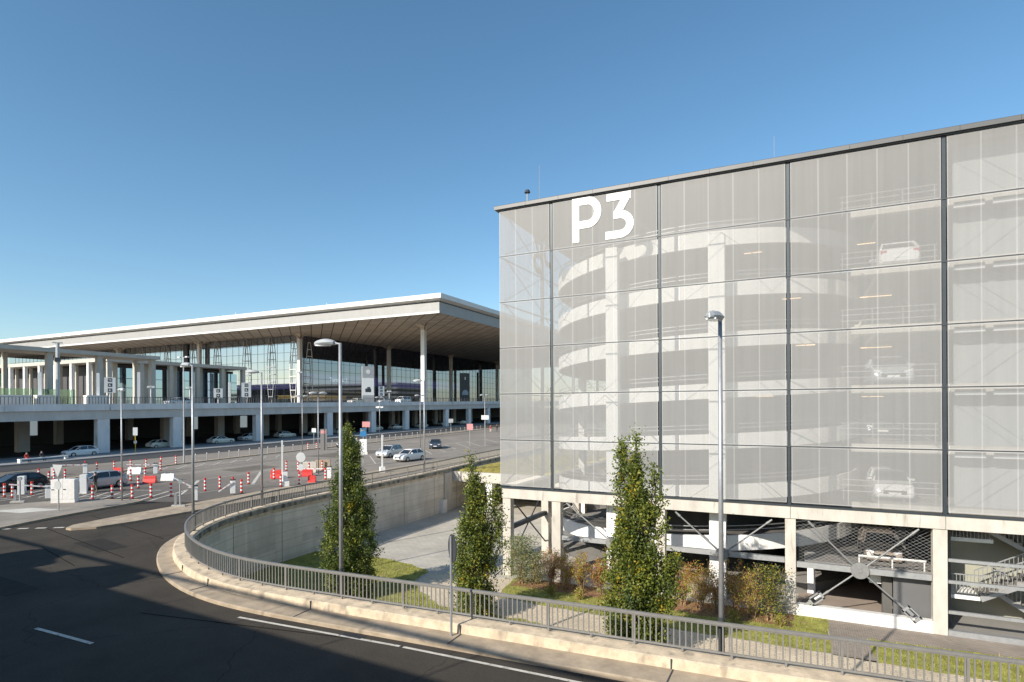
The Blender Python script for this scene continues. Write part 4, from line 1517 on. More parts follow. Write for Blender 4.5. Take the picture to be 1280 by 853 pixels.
def columnar(name, label, base, seed, H, prof, nl, leaders, mats, wts, lsize=.125, lean=0):
    """fastigiate tree: many steep limbs, leaf sprays along them, gaps between the sprays"""
    rg = random.Random(seed)
    t = thing(name, label, 'tree', base, group='columnar trees in front of the car park')
    tr = MB()
    tr.cyl((0, 0, -.1), (.04, 0, H * .45), .13, .08, n=9)
    tr.cyl((.04, 0, H * .45), (.0, .03, H * .9), .08, .02, n=7)
    lf = MB()
    limbs = []
    for k in range(62):
        z0 = rg.uniform(.05, H * .62)
        a = rg.uniform(0, 6.283)
        z1 = min(H * .97, z0 + rg.uniform(1.4, 3.2))
        r1 = prof(z1 / H) * rg.uniform(.45, 1.0)
        r0 = .1 + prof(z0 / H) * .35
        limbs.append((Vector((r0 * .3 * math.cos(a), r0 * .3 * math.sin(a), z0)), Vector((r1 * math.cos(a), r1 * math.sin(a), z1))))
    for (dx, dy, z0, z1, r) in leaders:
        for k in range(int(7 * (z1 - z0))):
            z = rg.uniform(z0, z1)
            a = rg.uniform(0, 6.283)
            tt = (z - z0) / (z1 - z0)
            rr = r * (1 - tt) ** .7 + .04
            limbs.append((Vector((dx, dy, z - .4)), Vector((dx + rr * math.cos(a), dy + rr * math.sin(a), z + .15))))
        tr.cyl((dx * .5, dy * .5, z0 - 1.5), (dx, dy, z1), .04, .01, n=5)
    for a, b in limbs:
        tr.cyl(a, b, .028, .008, n=4, caps=False)
    sprays = []
    while len(sprays) < 760:
        z = rg.uniform(.15, .985)
        if rg.random() > min(1, prof(z) / 1.2 + .1): continue
        a = rg.uniform(0, 6.283)
        lob = .98 + .15 * math.sin(3 * a + seed + z * 5) + .12 * math.sin(5 * a - z * 9 + seed) + .13 * math.sin(z * 27 + 2 * a + seed) + .10 * noise.noise(Vector((math.cos(a) * 2, math.sin(a) * 2, z * H * 1.9 + seed)))
        q = rg.random()
        if noise.noise(Vector((1.3 * math.cos(a) + seed, 1.3 * math.sin(a), z * H * .85))) < -.17 and rg.random() < .85: continue
        r = prof(z) * lob * (rg.uniform(.74, 1.08) if q < .62 else rg.uniform(.15, .78))
        sprays.append(Vector((r * math.cos(a), r * math.sin(a), z * H)))
    for k in range(150):
        z = rg.uniform(.01, .16)
        a = rg.uniform(0, 6.283)
        r = prof(z) * rg.uniform(.5, 1.05)
        sprays.append(Vector((r * math.cos(a), r * math.sin(a), z * H)))
    for a, b in limbs[62:]:
        sprays.append(b); sprays.append((a + b) / 2)
    per = nl // len(sprays)
    for c in sprays:
        tone = rg.choices(range(len(mats)), wts)[0]
        sz = rg.uniform(.08, .19)
        ln = rg.uniform(.5, 1.3)
        big = c.z > 0
        for k in range(int(per * rg.uniform(.5, 1.5))):
            d = Vector((rg.gauss(0, sz), rg.gauss(0, sz), rg.gauss(0, sz * 1.5 * ln)))
            mi = tone if rg.random() < .8 else rg.choices(range(len(mats)), wts)[0]
            leaf(lf, c + d, lsize, rg, mi)
    lf.build('crown', [M['leaf_' + m_] for m_ in mats], t, recalc=False)
    tr.build('trunk', M['bark'], t, smooth=True)
    return t


def pf(wmax, zmax=.3, base=.75, tip=1.0):
    def f(z):
        if z < zmax:
            return wmax * (base + (1 - base) * math.sin(math.pi / 2 * z / zmax))
        u = (z - zmax) / (1 - zmax)
        return wmax * max(.03, (1 - u ** 1.55)) ** tip
    return f


mt = ['green_a', 'green_b', 'green_c', 'olive', 'dark', 'gold']
columnar('columnar_tree', 'dense dark green columnar tree at the left, standing on the lawn by the curved wall', (-22.75, 25.6, YARD), 11, 9.0, pf(1.32, .30, .90), 40000, [(-.25, 0, 7.6, 9.7, .28), (.35, .2, 7.0, 8.5, .3)],
         mt, (.36, .22, .28, .05, .08, .006))
columnar('columnar_tree', 'loose middle columnar tree with a split crown, left of the mesh facade corner', (-14.75, 25.7, YARD), 23, 7.2, pf(.95, .35, .9), 26000, [(-.1, 0, 6.2, 7.9, .42), (.95, .5, 2.2, 6.4, .62), (.5, .2, 4.5, 6.6, .45)],
         mt, (.30, .34, .14, .14, .05, .02))
columnar('columnar_tree', 'tallest columnar tree, yellowing at its right side, before the mesh facade', (-6.25, 24.6, YARD), 37, 8.2, pf(1.22, .30, .93), 42000, [(-.62, 0, 7.0, 9.15, .20), (.02, 0, 7.4, 9.2, .36), (.75, .2, 5.2, 7.9, .5), (1.5, .4, 2.6, 4.6, .55)],
         mt, (.30, .33, .15, .13, .06, .025))


def shrub(label, base, seed, H, W, n, mats, wts, stems=9, lsize=.09, name='shrub', group=None, dense=False, stemm='twig'):
    rg = random.Random(seed)
    t = thing(name, label, 'shrub', base, group=group)
    st, lf = MB(), MB()
    n = int(n * (1 if dense else 1.7))
    tips = []
    for k in range(stems):
        a = rg.uniform(0, 6.283)
        r = W * rg.uniform(.1, .5)
        h = H * rg.uniform(.6, 1.0)
        p0 = Vector((rg.uniform(-.12, .12) * W, rg.uniform(-.12, .12) * W, -.02))
        p1 = Vector((r * .45 * math.cos(a), r * .45 * math.sin(a), h * .5))
        p2 = Vector((r * math.cos(a), r * math.sin(a), h))
        st.cyl(p0, p1, .020, .013, n=5, caps=False)
        st.cyl(p1, p2, .013, .006, n=4, caps=False)
        for j in range(7):
            t0 = rg.uniform(.25, 1)
            b0 = p0.lerp(p1, t0 * 2) if t0 < .5 else p1.lerp(p2, t0 * 2 - 1)
            b1 = b0 + Vector((rg.gauss(0, .22) * W * .6, rg.gauss(0, .22) * W * .6, rg.uniform(.05, .4)))
            st.cyl(b0, b1, .008, .004, n=3, caps=False)
            tips += [b1, (b0 + b1) / 2]
        tips.append(p2)
    for k in range(n):
        c = rg.choice(tips) if not dense else Vector((rg.gauss(0, W * .24), rg.gauss(0, W * .24), H * (.08 + .9 * rg.random() ** .8)))
        s_ = .09 if not dense else .07
        leaf(lf, c + Vector((rg.gauss(0, s_), rg.gauss(0, s_), rg.gauss(0, s_))), lsize, rg, rg.choices(range(len(mats)), wts)[0])
    st.build('stems', M[stemm], t)
    lf.build('foliage', [M['leaf_' + m_] for m_ in mats], t, recalc=False)
    return t


shrub('tall silvery green bush against the car park corner column', (-15.1, 31.9, YARD), 3, 2.9, 1.9, 4200, ['silver', 'green_b', 'green_c'], (.7, .2, .1), stems=14, dense=True)
shrub('low silvery green bush spreading right of the corner column', (-14.3, 32.2, YARD), 4, 1.9, 1.6, 2200, ['silver', 'green_b', 'olive'], (.6, .2, .2), stems=12, dense=True)
ml = ['rust', 'redleaf', 'gold', 'straw', 'olive', 'green_b', 'orange']
hedge = [(-13.1, 1.9, 'half bare thorny bush with reddish leaves at the left end of the hedge bed', (.3, .25, .1, .15, .1, .05, .05)),
         (-12.2, 1.7, 'thorny bush with yellow and rusty leaves, second from the left end of the hedge bed', (.2, .1, .3, .2, .1, .1, 0)),
         (-11.2, 2.0, 'thorny bush with pale yellow stems, third from the left end of the hedge bed', (.12, .1, .3, .25, .15, .08, 0)),
         (-10.2, 1.8, 'reddish bare bush under the left ramp pier', (.3, .25, .1, .2, .05, .05, .05)),
         (-9.2, 2.1, 'yellow speckled bush just left of the tallest columnar tree', (.1, .1, .35, .2, .15, .1, 0)),
         (-8.2, 1.9, 'brown bush partly hidden behind the tallest columnar tree', (.3, .1, .15, .25, .1, .1, 0)),
         (-5.6, 2.2, 'rust stemmed bush just right of the tallest columnar tree', (.35, .15, .1, .2, .1, .05, .05)),
         (-4.7, 2.1, 'bush with bright yellow leaves left of the near lamp post', (.12, .1, .45, .15, .1, .08, 0)),
         (-3.9, 1.9, 'thin brown bush directly behind the near lamp post', (.3, .2, .15, .2, .1, .05, 0)),
         (-3.0, 2.1, 'twiggy bush with few leaves just right of the near lamp post', (.2, .15, .2, .25, .1, .1, 0)),
         (-2.2, 2.0, 'olive and straw coloured bush left of the dark green shrub', (.1, .08, .2, .25, .2, .17, 0))]
for i, (x, h, lab, wt_) in enumerate(hedge):
    shrub(lab, (x, 31.9 + .25 * math.sin(i * 2.3), YARD), 50 + i, h * 1.18, 1.7, 1150, ml, wt_, stems=13, lsize=.075, group='autumn hedge bushes in front of the car park')
shrub('dark green shrub with yellow top beside the grey facade column', (-1.35, 31.6, YARD), 81, 2.7, 1.5, 3000, ['dark', 'green_c', 'olive', 'gold'], (.38, .3, .22, .10), stems=12, dense=True)
# small weeds at the wall foot and around the bed
sm = [(-12.6, 30.6, .35), (-7.2, 30.4, .3), (-2.9, 30.6, .45), (-.9, 30.9, .4), (-10.9, 30.5, .3)]
for i, (x, y, h) in enumerate(sm):
    shrub(['low yellow green tuft before the left hedge bushes', 'low tuft at the foot of the tallest tree', 'leafy tuft in front of the twiggy bush', 'leafy tuft at the foot of the dark green shrub', 'low tuft of straw leaves in the bark mulch'][i],
          (x, y, YARD), 90 + i, h, .7, 260, ['olive', 'green_b', 'gold', 'straw'], (.4, .3, .15, .15), stems=5, lsize=.07, name='plant_tuft')
# ------------------------------------------------------------------ street lamps
def lamp_proto(name, h, arm, r=.075, heads=1, head_len=.85, dark=True):
    t = thing(name, '', 'street lamp')
    mb = MB(); mb.cyl((0, 0, 0), (0, 0, h), r, r * .72, n=12); mb.build('pole', M['steel'], t, smooth=True)
    if dark:
        mb = MB(); mb.cyl((0, 0, -.02), (0, 0, 1.0), r * 1.12, n=12); mb.build('base_sleeve', M['steel_dark'], t)
    for s_ in ((1,) if heads == 1 else (1, -1)):
        mb = MB(); mb.cyl((0, 0, h - .04), (s_ * arm, 0, h + .03), .035, n=6); mb.build('arm', M['steel'], t)
        mb = MB()
        rings = []
        N = 9
        for i in range(N + 1):
            u = i / N
            x = s_ * (arm - .12 + head_len * u)
            w_ = .255 * (math.sin(math.pi * min(1, u * .82 + .14)) ** .75) * (1 - .15 * u)
            if i == N: w_ *= .4
            hh = .16 * (math.sin(math.pi * (u * .8 + .12))) ** .8
            rings.append([(x, -w_, h + .02), (x, -w_ * .6, h + .02 + hh * .75), (x, 0, h + .02 + hh), (x, w_ * .6, h + .02 + hh * .75), (x, w_, h + .02), (x, w_ * .75, h - .05), (x, -w_ * .75, h - .05)])
        mb.loft(rings)
        hd_ = mb.build('lamp_head', M['sign_back'], t, smooth=False)
        mb = MB(); mb.box(min(s_ * (arm + .12), s_ * (arm + .6)), -.13, h - .08, max(s_ * (arm + .12), s_ * (arm + .6)), .13, h - .045); mb.build('lamp_lens', M['lamp_clear'], hd_)
    return t


def on(x, y, dz=0): return (x, y, g(y) + dz)


LP = Maker(lamp_proto('street_lamp', 9.0, .35))
gl1 = 'tall grey street lamps along the railing'
LP(on(-1.92, 16.68, .40), R(-97), 'tall grey street lamp nearest the viewer, in front of the mesh facade', gl1)
LP(on(-14.65, 16.02, .40), R(180 + 8), 'tall street lamp with its head turned left, in front of the dark columnar tree', gl1)
LP(on(-29.45, 20.85, .40), R(175), 'tall street lamp at the tip of the railing bend', gl1)
LP(on(-32.5, 28.0, .40), R(205), 'tall street lamp on the far side of the railing bend, left of the darkest tree', gl1)
LP(on(-33.1, 47.9, .40), R(205), 'tall street lamp on the far railing in front of the tall roof column', gl1)
DL = Maker(lamp_proto('double_lamp', 8.4, .25, .062, heads=2, head_len=.8, dark=False))
gl2 = 'double headed lamps on the plaza'
DL(on(-45.7, 26.6), R(-25), 'double headed lamp on the sidewalk beside the white control cabinet', gl2)
DL(on(-44.5, 45.4), R(60), 'double headed lamp by the concrete blocks on the plaza', gl2, (1, 1, .99))
DL(on(-67.5, 65.6), R(60), 'double headed lamp on the median just left of the dark pillar sign', gl2)
DL(on(-76.3, 94.7), R(60), 'double headed lamp on the far median before the tall terminal totem', gl2)
DL(on(-54.9, 78.3), R(60), 'double headed lamp on the plaza just left of the tall roof column', gl2)
DL(on(-46.6, 84.8), R(60), 'double headed lamp near the corner of the car park facade', gl2)
tl = thing('tall_mast', 'tallest thin mast with small crossed lamps, rising from the left median', 'lamp mast', on(-68.06, 47))
mb = MB(); mb.cyl((0, 0, 0), (0, 0, 13.1), .10, .06, n=10); mb.build('pole', M['steel'], tl)
mb = MB(); mb.cyl((-.7, 0, 13.1), (.7, 0, 13.1), .04, n=6); mb.build('arm', M['steel'], tl)
for s_ in (-1, 1):
    mb = MB(); mb.box(s_ * .7 - .18, -.18, 13.06, s_ * .7 + .18, .18, 13.2); mb.build('lamp_head', M['white'], tl)
fm = thing('floodlight_cluster', 'cluster of small white floodlights clamped to the far median lamp', 'floodlight', (*on(-76.3, 94.7)[:2], g(94.7) + 6.3))
for a in range(4):
    mb = MB(); c, s_ = math.cos(R(a * 90 + 20)), math.sin(R(a * 90 + 20))
    mb.beam((c * .1, s_ * .1, 0), (c * .75, s_ * .75, .18), .3, .25); mb.build('floodlight', M['white'], fm)


# ------------------------------------------------------------------ bollards and posts
def bollard_proto():
    t = thing('striped_bollard', '', 'bollard')
    H = 1.1
    mb = MB()
    mb.cyl((0, 0, 0), (0, 0, H), .085, n=10, mi=0)
    mb.build('post', M['white'], t, smooth=False)
    for z in (.03, .33, .63, .92):
        mb = MB(); mb.cyl((0, 0, z), (0, 0, z + (.15 if z < .9 else .19)), .092, n=10); mb.build('red_band', M['red'], t)
    mb = MB(); mb.cyl((0, 0, 0), (0, 0, .04), .15, n=10); mb.build('foot', M['black'], t)
    return t


BO = Maker(bollard_proto())
bgroups = [
    ('red and white bollard on the hatched lanes left of the white control cabinet', [(-57.1, 24.2), (-56.1, 24.3), (-56.3, 25.7)]),
    ('red and white bollard standing behind the white control cabinet', [(-63.6, 30.4), (-64.1, 32.0), (-65.8, 31.9)]),
    ('red and white bollard on the far kerb right of the black car', [(-67.3, 31.3)]),
    ('red and white bollard in the near row right of the white control cabinet', [(-49.1, 26.4), (-47.8, 27.1), (-46.6, 27.9), (-45.7, 28.8), (-44.6, 29.7)]),
    ('red and white bollard beside the rear of the silver hatchback', [(-51.6, 30.0), (-51.9, 31.6)]),
    ('red and white bollard along the median kerb behind the silver hatchback', [(-68.7, 37.4), (-68.2, 38.9), (-68.4, 40.8), (-67.5, 42.0), (-68.5, 44.4), (-68.1, 46.0)]),
    ('red and white bollard between the silver hatchback and the middle ticket barrier', [(-57.7, 34.4), (-57.9, 35.9), (-63.5, 41.1)]),
    ('red and white bollard in the lane row beyond the raised-arm barriers', [(-44.8, 32.8), (-44.8, 34.2), (-44.9, 37.2), (-45.5, 40.6)]),
    ('red and white bollard on the long traffic island by the railing', [(-40.4, 32.8), (-41.8, 36.0), (-40.2, 36.6), (-39.8, 38.3), (-40.0, 41.7)]),
    ('red and white bollard near the concrete blocks', [(-50.0, 46.3), (-48.7, 46.7), (-45.8, 45.4), (-47.3, 47.95), (-46.4, 47.9)]),
    ('red and white bollard on the median by the dark pillar sign', [(-69.5, 68.7), (-69.4, 70.4)]),
]
for lab, pts in bgroups:
    for x, y in pts:
        BO(on(x, y, .11 if -41 < x < -36.5 else .0), random.uniform(0, 3), lab, lab + 's' if len(pts) > 1 else None)
for o in [o for o in COL.objects if o.name.startswith('striped_bollard')]:
    if 'group' in o and o['group'].endswith('s') and o['label'] + 's' != o['group']:
        del o['group']


def post_proto():
    t = thing('kerb_post', '', 'post')
    mb = MB(); mb.cyl((0, 0, 0), (0, 0, 1.0), .05, n=8); mb.build('tube', M['steel'], t)
    mb = MB(); mb.cyl((0, 0, .86), (0, 0, .99), .053, n=8); mb.build('reflector_band', M['white'], t)
    return t


PO = Maker(post_proto())
pts = [(-68.0, 48.5), (-68.2, 50.2), (-68.5, 52.2), (-68.6, 53.8), (-68.7, 55.4), (-68.8, 57.2), (-69.0, 59.0), (-69.0, 60.5), (-69.1, 62.1), (-69.1, 63.5), (-69.2, 65.4)]
y = 72.5
while y < 136:
    t_ = (y - 72) / 63
    pts.append((-69.9 - 5.6 * t_ * t_ * .6 - 5.6 * t_ * .4, y))
    y += 2.05 if y < 100 else 2.6
for x, y in pts:
    PO(on(x, y, .12), 0, 'slim grey steel post in the long row on the median kerb before the elevated road', 'slim posts on the median kerb')


# ------------------------------------------------------------------ traffic signs
def round_sign(name, label, x, y, h, discs, m=None, rz=0, post='sign_back', base=0., cat='sign'):
    t = thing(name, label, cat, on(x, y, base), rz)
    mb = MB(); mb.cyl((0, 0, 0), (0, 0, h), .038, n=8); mb.build('post', M['steel'], t)
    for (z, r, mm) in discs:
        mb = MB(); mb.cyl((0, -.06, z), (0, -.035, z), r, n=24); mb.build('disc', M[mm], t)
    return t


round_sign('traffic_sign', 'round dark traffic sign on a thin post at the near kerb, seen almost edge-on', -9.55, 15.2, 3.05, [(2.68, .42, 'steel_dark')], rz=R(139), base=.13)
round_sign('traffic_sign', 'post with two pale round signs, large above small, by the far railing', -40.3, 39.0, 3.0, [(2.35, .44, 'sign_back'), (1.45, .30, 'sign_back')], rz=R(20), base=.1)
t = thing('give_way_sign', 'back of an inverted triangle sign over a small round one on the sidewalk', 'sign', on(-45.25, 22.2, .12), R(10))
mb = MB(); mb.cyl((0, 0, 0), (0, 0, 3.1), .04, n=8); mb.build('post', M['steel'], t)
mb = MB(); mb.loft([[(-.46, y_, 3.15), (.46, y_, 3.15), (.05, y_, 2.35), (-.05, y_, 2.35)] for y_ in (-.07, -.045)]); mb.build('triangle_plate', M['sign_back'], t)
mb = MB(); mb.cyl((0, -.07, 1.75), (0, -.045, 1.75), .30, n=20); mb.build('disc', M['sign_back'], t)


def board_sign(name, label, x, y, h, plates, rz=0, cat='sign', base=0.):
    t = thing(name, label, cat, on(x, y, base), rz)
    mb = MB(); mb.cyl((0, 0, 0), (0, 0, h), .045, n=8); mb.build('post', M['steel'], t)
    for (z0, z1, w_, mm) in plates:
        mb = MB(); mb.box(-w_ / 2, -.07, z0, w_ / 2, -.045, z1); mb.build('plate', M[mm], t)
    return t


board_sign('info_sign', 'blue parking sign above a white board, between silver car and white hatchback', -45.5, 53.5, 4.3, [(3.4, 4.35, .7, 'blue'), (4.0, 4.3, .62, 'white'), (1.6, 3.1, .8, 'white'), (1.3, 1.6, .95, 'white_dirty')], R(35))
board_sign('lane_sign', 'faded pink sign board on a post at the median, left of the silver car', -77.5, 92.0, 3.6, [(2.5, 3.6, 1.5, 'pink')], R(35))
board_sign('lane_sign', 'faded pink and white sign board near the car park corner', -49.0, 84.0, 3.7, [(2.7, 3.7, 1.0, 'pink')], R(30))
board_sign('lane_sign', 'white sign board on a post at the median beyond the black van', -75.5, 76.0, 3.0, [(2.3, 3.0, .7, 'white')], R(35))
board_sign('lane_sign', 'small pale sign on the far median right of the tall roof column', -74.0, 118.0, 3.4, [(2.5, 3.4, 1.1, 'sign_back')], R(30))
board_sign('lane_sign', 'pair of white plates halfway up the lamp near the car park corner', -46.4, 84.5, 5.2, [(4.4, 5.1, 1.2, 'white')], R(30))
board_sign('stop_sign', 'yellow bus stop post with a white sign under the elevated road', -90.2, 54.5, 3.9, [(2.7, 3.9, .6, 'white'), (1.5, 1.9, .4, 'sign_back')], R(50), 'bus stop')
for o in COL.objects:
    if o.parent and o.parent.name.startswith('stop_sign') and o.name.startswith('post'):
        o.data.materials[0] = M['yellow']
t = thing('pillar_sign', 'dark grey pillar sign with a red patch on the median', 'pillar sign', on(-66.5, 69.0), R(35))
mb = MB(); mb.box(-.5, -.16, 0, .5, .16, 3.3); mb.build('pillar', mat('pillar grey', (.20, .19, .18), .5), t)
mb = MB(); mb.box(-.42, -.175, 2.6, .30, -.162, 3.1); mb.build('red_patch', M['pink'], t)


# ------------------------------------------------------------------ ticket barriers, cabinets, blocks
def barrier(label, x, y, rz, ang, L_=2.6, lidm='steel_dark', lamp=False, base=0.):
    t = thing('ticket_barrier', label, 'barrier', on(x, y, base), rz)
    mb = MB(); mb.box(-.19, -.17, 0, .19, .17, 1.05); mb.build('cabinet', M['white'], t, bevel=.02)
    mb = MB(); mb.box(-.205, -.185, 1.052, .205, .185, 1.12); mb.build('lid', M[lidm], t)
    c, s_ = math.cos(R(ang)), math.sin(R(ang))
    am = MB(); am.beam((0, -.22, .92), (-L_ * c, -.22, .92 + L_ * s_), .05, .09); a = am.build('boom', M['white'], t)
    for k in (1, 3, 5):
        u0, u1 = k / 7, (k + .45) / 7
        mb = MB(); mb.beam((-L_ * c * u0, -.22, .92 + L_ * s_ * u0), (-L_ * c * u1, -.22, .92 + L_ * s_ * u1), .056, .096); mb.build('red_stripe', M['pink'], a)
    if lamp:
        mb = MB(); mb.cyl((0, 0, 1.12), (0, 0, 1.32), .075, n=8); mb.build('warning_lamp', M['red'], t)
    return t


AR = R(60)
barrier('ticket barrier left of the big white control cabinet, arm sloping up to the left', -53.2, 25.4, R(120 - 90 + 25), 8, 2.4)
barrier('ticket barrier with a red lamp behind the big white control cabinet', -69.0, 36.4, R(55), 2, 2.2, lamp=True)
barrier('middle ticket barrier with a long white arm beside the red water barrier', -61.4, 39.2, R(55), 4, 2.6)
barrier('ticket barrier at the near end of the island, arm raised a little', -40.6, 28.9, R(52), 32, 1.6, base=.12)
barrier('ticket barrier with a red lamp and a lowered arm, alone on the traffic island', -40.9, 32.4, R(52), -34, 1.25, lamp=True, base=.12)
t = thing('ticket_barrier', 'ticket barrier with its white arm standing straight up beside the far railing', 'barrier', on(-40.2, 37.1, .1), R(50))
mb = MB(); mb.box(-.3, -.3, 0, .3, .3, .45); mb.build('plinth', M['white'], t)
mb = MB(); mb.box(-.17, -.17, .45, .17, .17, 1.25); mb.build('cabinet', M['white'], t)
mb = MB(); mb.beam((-.25, 0, .3), (-.25, 0, 4.0), .12, .12); mb.build('boom', M['white'], t)
t = thing('ticket_barrier', 'ticket barrier with an upright white arm in front of the white hatchback', 'barrier', on(-38.6, 48.3, .1), R(50))
mb = MB(); mb.box(-.25, -.25, 0, .25, .25, .6); mb.build('cabinet', M['white'], t)
mb = MB(); mb.beam((0, 0, .3), (0, 0, 3.9), .13, .13); mb.build('boom', M['white'], t)
barrier('ticket barrier with a level arm near the concrete blocks', -41.2, 43.5, R(35), 1, 2.9, base=.0)


def ticket_post(label, x, y, base):
    t = thing('ticket_post', label, 'ticket post', on(x, y, base), R(50))
    mb = MB(); mb.box(-.42, -.25, 0, .42, .25, .12); mb.build('plinth', M['concrete'], t)
    mb = MB(); mb.cyl((.12, 0, .12), (.12, 0, 1.85), .06, n=8); mb.build('post', M['steel'], t)
    mb = MB(); mb.box(-.25, -.06, .12, -.10, .06, .95); mb.build('guard', M['steel'], t)
    mb = MB(); mb.cyl((.12, -.14, 1.75), (.12, .06, 1.75), .14, n=10); mb.build('reader', M['sign_back'], t)


ticket_post('ticket post with a round reader on the sidewalk, left of the white control cabinet', -52.1, 22.9, .12)
ticket_post('ticket post with a round reader on the traffic island by the railing bend', -39.15, 26.6, .12)
t = thing('control_cabinet', 'big white double door control cabinet on the sidewalk', 'cabinet', on(-48.8, 24.35, .12), R(38))
mb = MB(); mb.box(-.78, -.3, 0, .78, .3, 1.72); cb = mb.build('body', M['white_dirty'], t, bevel=.015)
for s_ in (-1, 1):
    mb = MB(); mb.box(min(.01 * s_, .76 * s_), -.32, .28, max(.01 * s_, .76 * s_), -.302, 1.7); d = mb.build('door', M['white_dirty'], t)
    mb = MB(); mb.box(-.72 if s_ < 0 else .04, -.35, .98, -.56 if s_ < 0 else .2, -.322, 1.03); mb.build('handle', M['black'], d)
for lab, x, y, h in (('white pay machine standing beside the black car', -57.6, 25.6, 1.5), ('white pay machine beside the silver hatchback with a person at it', -53.3, 28.0, 1.55)):
    t = thing('pay_machine', lab, 'pay machine', on(x, y), R(50))
    mb = MB(); mb.box(-.24, -.24, 0, .24, .24, h); mb.build('housing', M['white'], t, bevel=.02)
    mb = MB(); mb.box(.25, -.15, h * .5, .262, .15, h * .82); mb.build('panel', M['sign_back'], t)
t = thing('small_post_box', 'short white post box behind the control cabinet', 'post', on(-69.8, 33.8), R(50))
mb = MB(); mb.box(-.2, -.2, 0, .2, .2, .85); mb.build('housing', M['white'], t)
mb = MB(); mb.box(-.22, -.22, .852, .22, .22, .90); mb.build('lid', M['white_dirty'], t)


def jersey(label, x, y, rz, L_, m, h=.8, cat='barrier block', name='water_barrier'):
    t = thing(name, label, cat, on(x, y), rz)
    pr = [(-.28, 0), (-.26, .14), (-.12, .40), (-.09, h), (.09, h), (.12, .40), (.26, .14), (.28, 0)]
    mb = MB(); mb.loft([[(x_, a, b) for a, b in pr] for x_ in (-L_ / 2, L_ / 2)]); mb.build('block', M[m], t, bevel=.03)
    mb = MB()
    for k in (-.25, .25): mb.cyl((k * L_, 0, h), (k * L_, 0, h + .05), .07, n=8)
    mb.build('filler_cap', M[m], t)


BR = R(35)
jersey('red plastic water barrier in front of the middle ticket barrier', -54.4, 34.2, BR, 1.1, 'red', .66)
jersey('white plastic water barrier next to the red one at the middle ticket barrier', -54.5, 36.0, BR, 1.15, 'white', .66)
jersey('red plastic water barrier behind the rear of the silver hatchback', -64.5, 37.2, BR, .9, 'red', .7)
jersey('white plastic water barrier behind the rear of the silver hatchback', -63.0, 38.0, BR, 1.3, 'white', .7)
jersey('red plastic water barrier left of the upright white barrier arm', -45.9, 41.3, BR, 1.1, 'red')
jersey('tilted dark red water barrier behind the two round signs', -44.3, 43.5, BR, 1.3, 'red')
jersey('small red water barrier at the kerb under the level barrier arm', -39.9, 39.9, BR, .7, 'red', .7)
jersey('left grey concrete block beside the double headed lamp', -46.3, 46.0, BR, 1.35, 'concrete', 1.15, 'concrete block', 'concrete_block')
jersey('right grey concrete block beside the double headed lamp', -46.6, 48.2, BR, 1.6, 'kerb', 1.15, 'concrete block', 'concrete_block')
for lab, x, y in (('orange traffic cone at the right of the tall dark tree, before the white hatchback', -39.4, 44.8),):
    t = thing('traffic_cone', lab, 'cone', on(x, y, .1))
    mb = MB(); mb.cyl((0, 0, .04), (0, 0, .95), .19, .05, n=12); mb.build('cone', M['red'], t)
    mb = MB(); mb.cyl((0, 0, .45), (0, 0, .62), .135, .11, n=12); mb.build('white_band', M['white'], t)
    mb = MB(); mb.box(-.24, -.24, 0, .24, .24, .045); mb.build('foot', M['black'], t)
t = thing('white_bin', 'short white bollard box beside the orange traffic cone', 'post', on(-39.4, 43.2, .1))
mb = MB(); mb.cyl((0, 0, 0), (0, 0, .95), .24, .24, n=14); mb.build('body', M['white'], t)
mb = MB(); mb.cyl((0, 0, .95), (0, 0, 1.1), .17, .1, n=12); mb.build('cap', M['red'], t)
t = thing('bench', 'long low white bench under the elevated road', 'bench', on(-88.0, 41.5, .14), R(102))
mb = MB(); mb.box(-3.1, -.25, .38, 3.1, .25, .5); mb.build('seat', M['white'], t)
for s_ in (-1, 1):
    mb = MB(); mb.box(s_ * 2.95 - .12, -.22, 0, s_ * 2.95 + .12, .22, .378); mb.build('leg', M['white'], t)


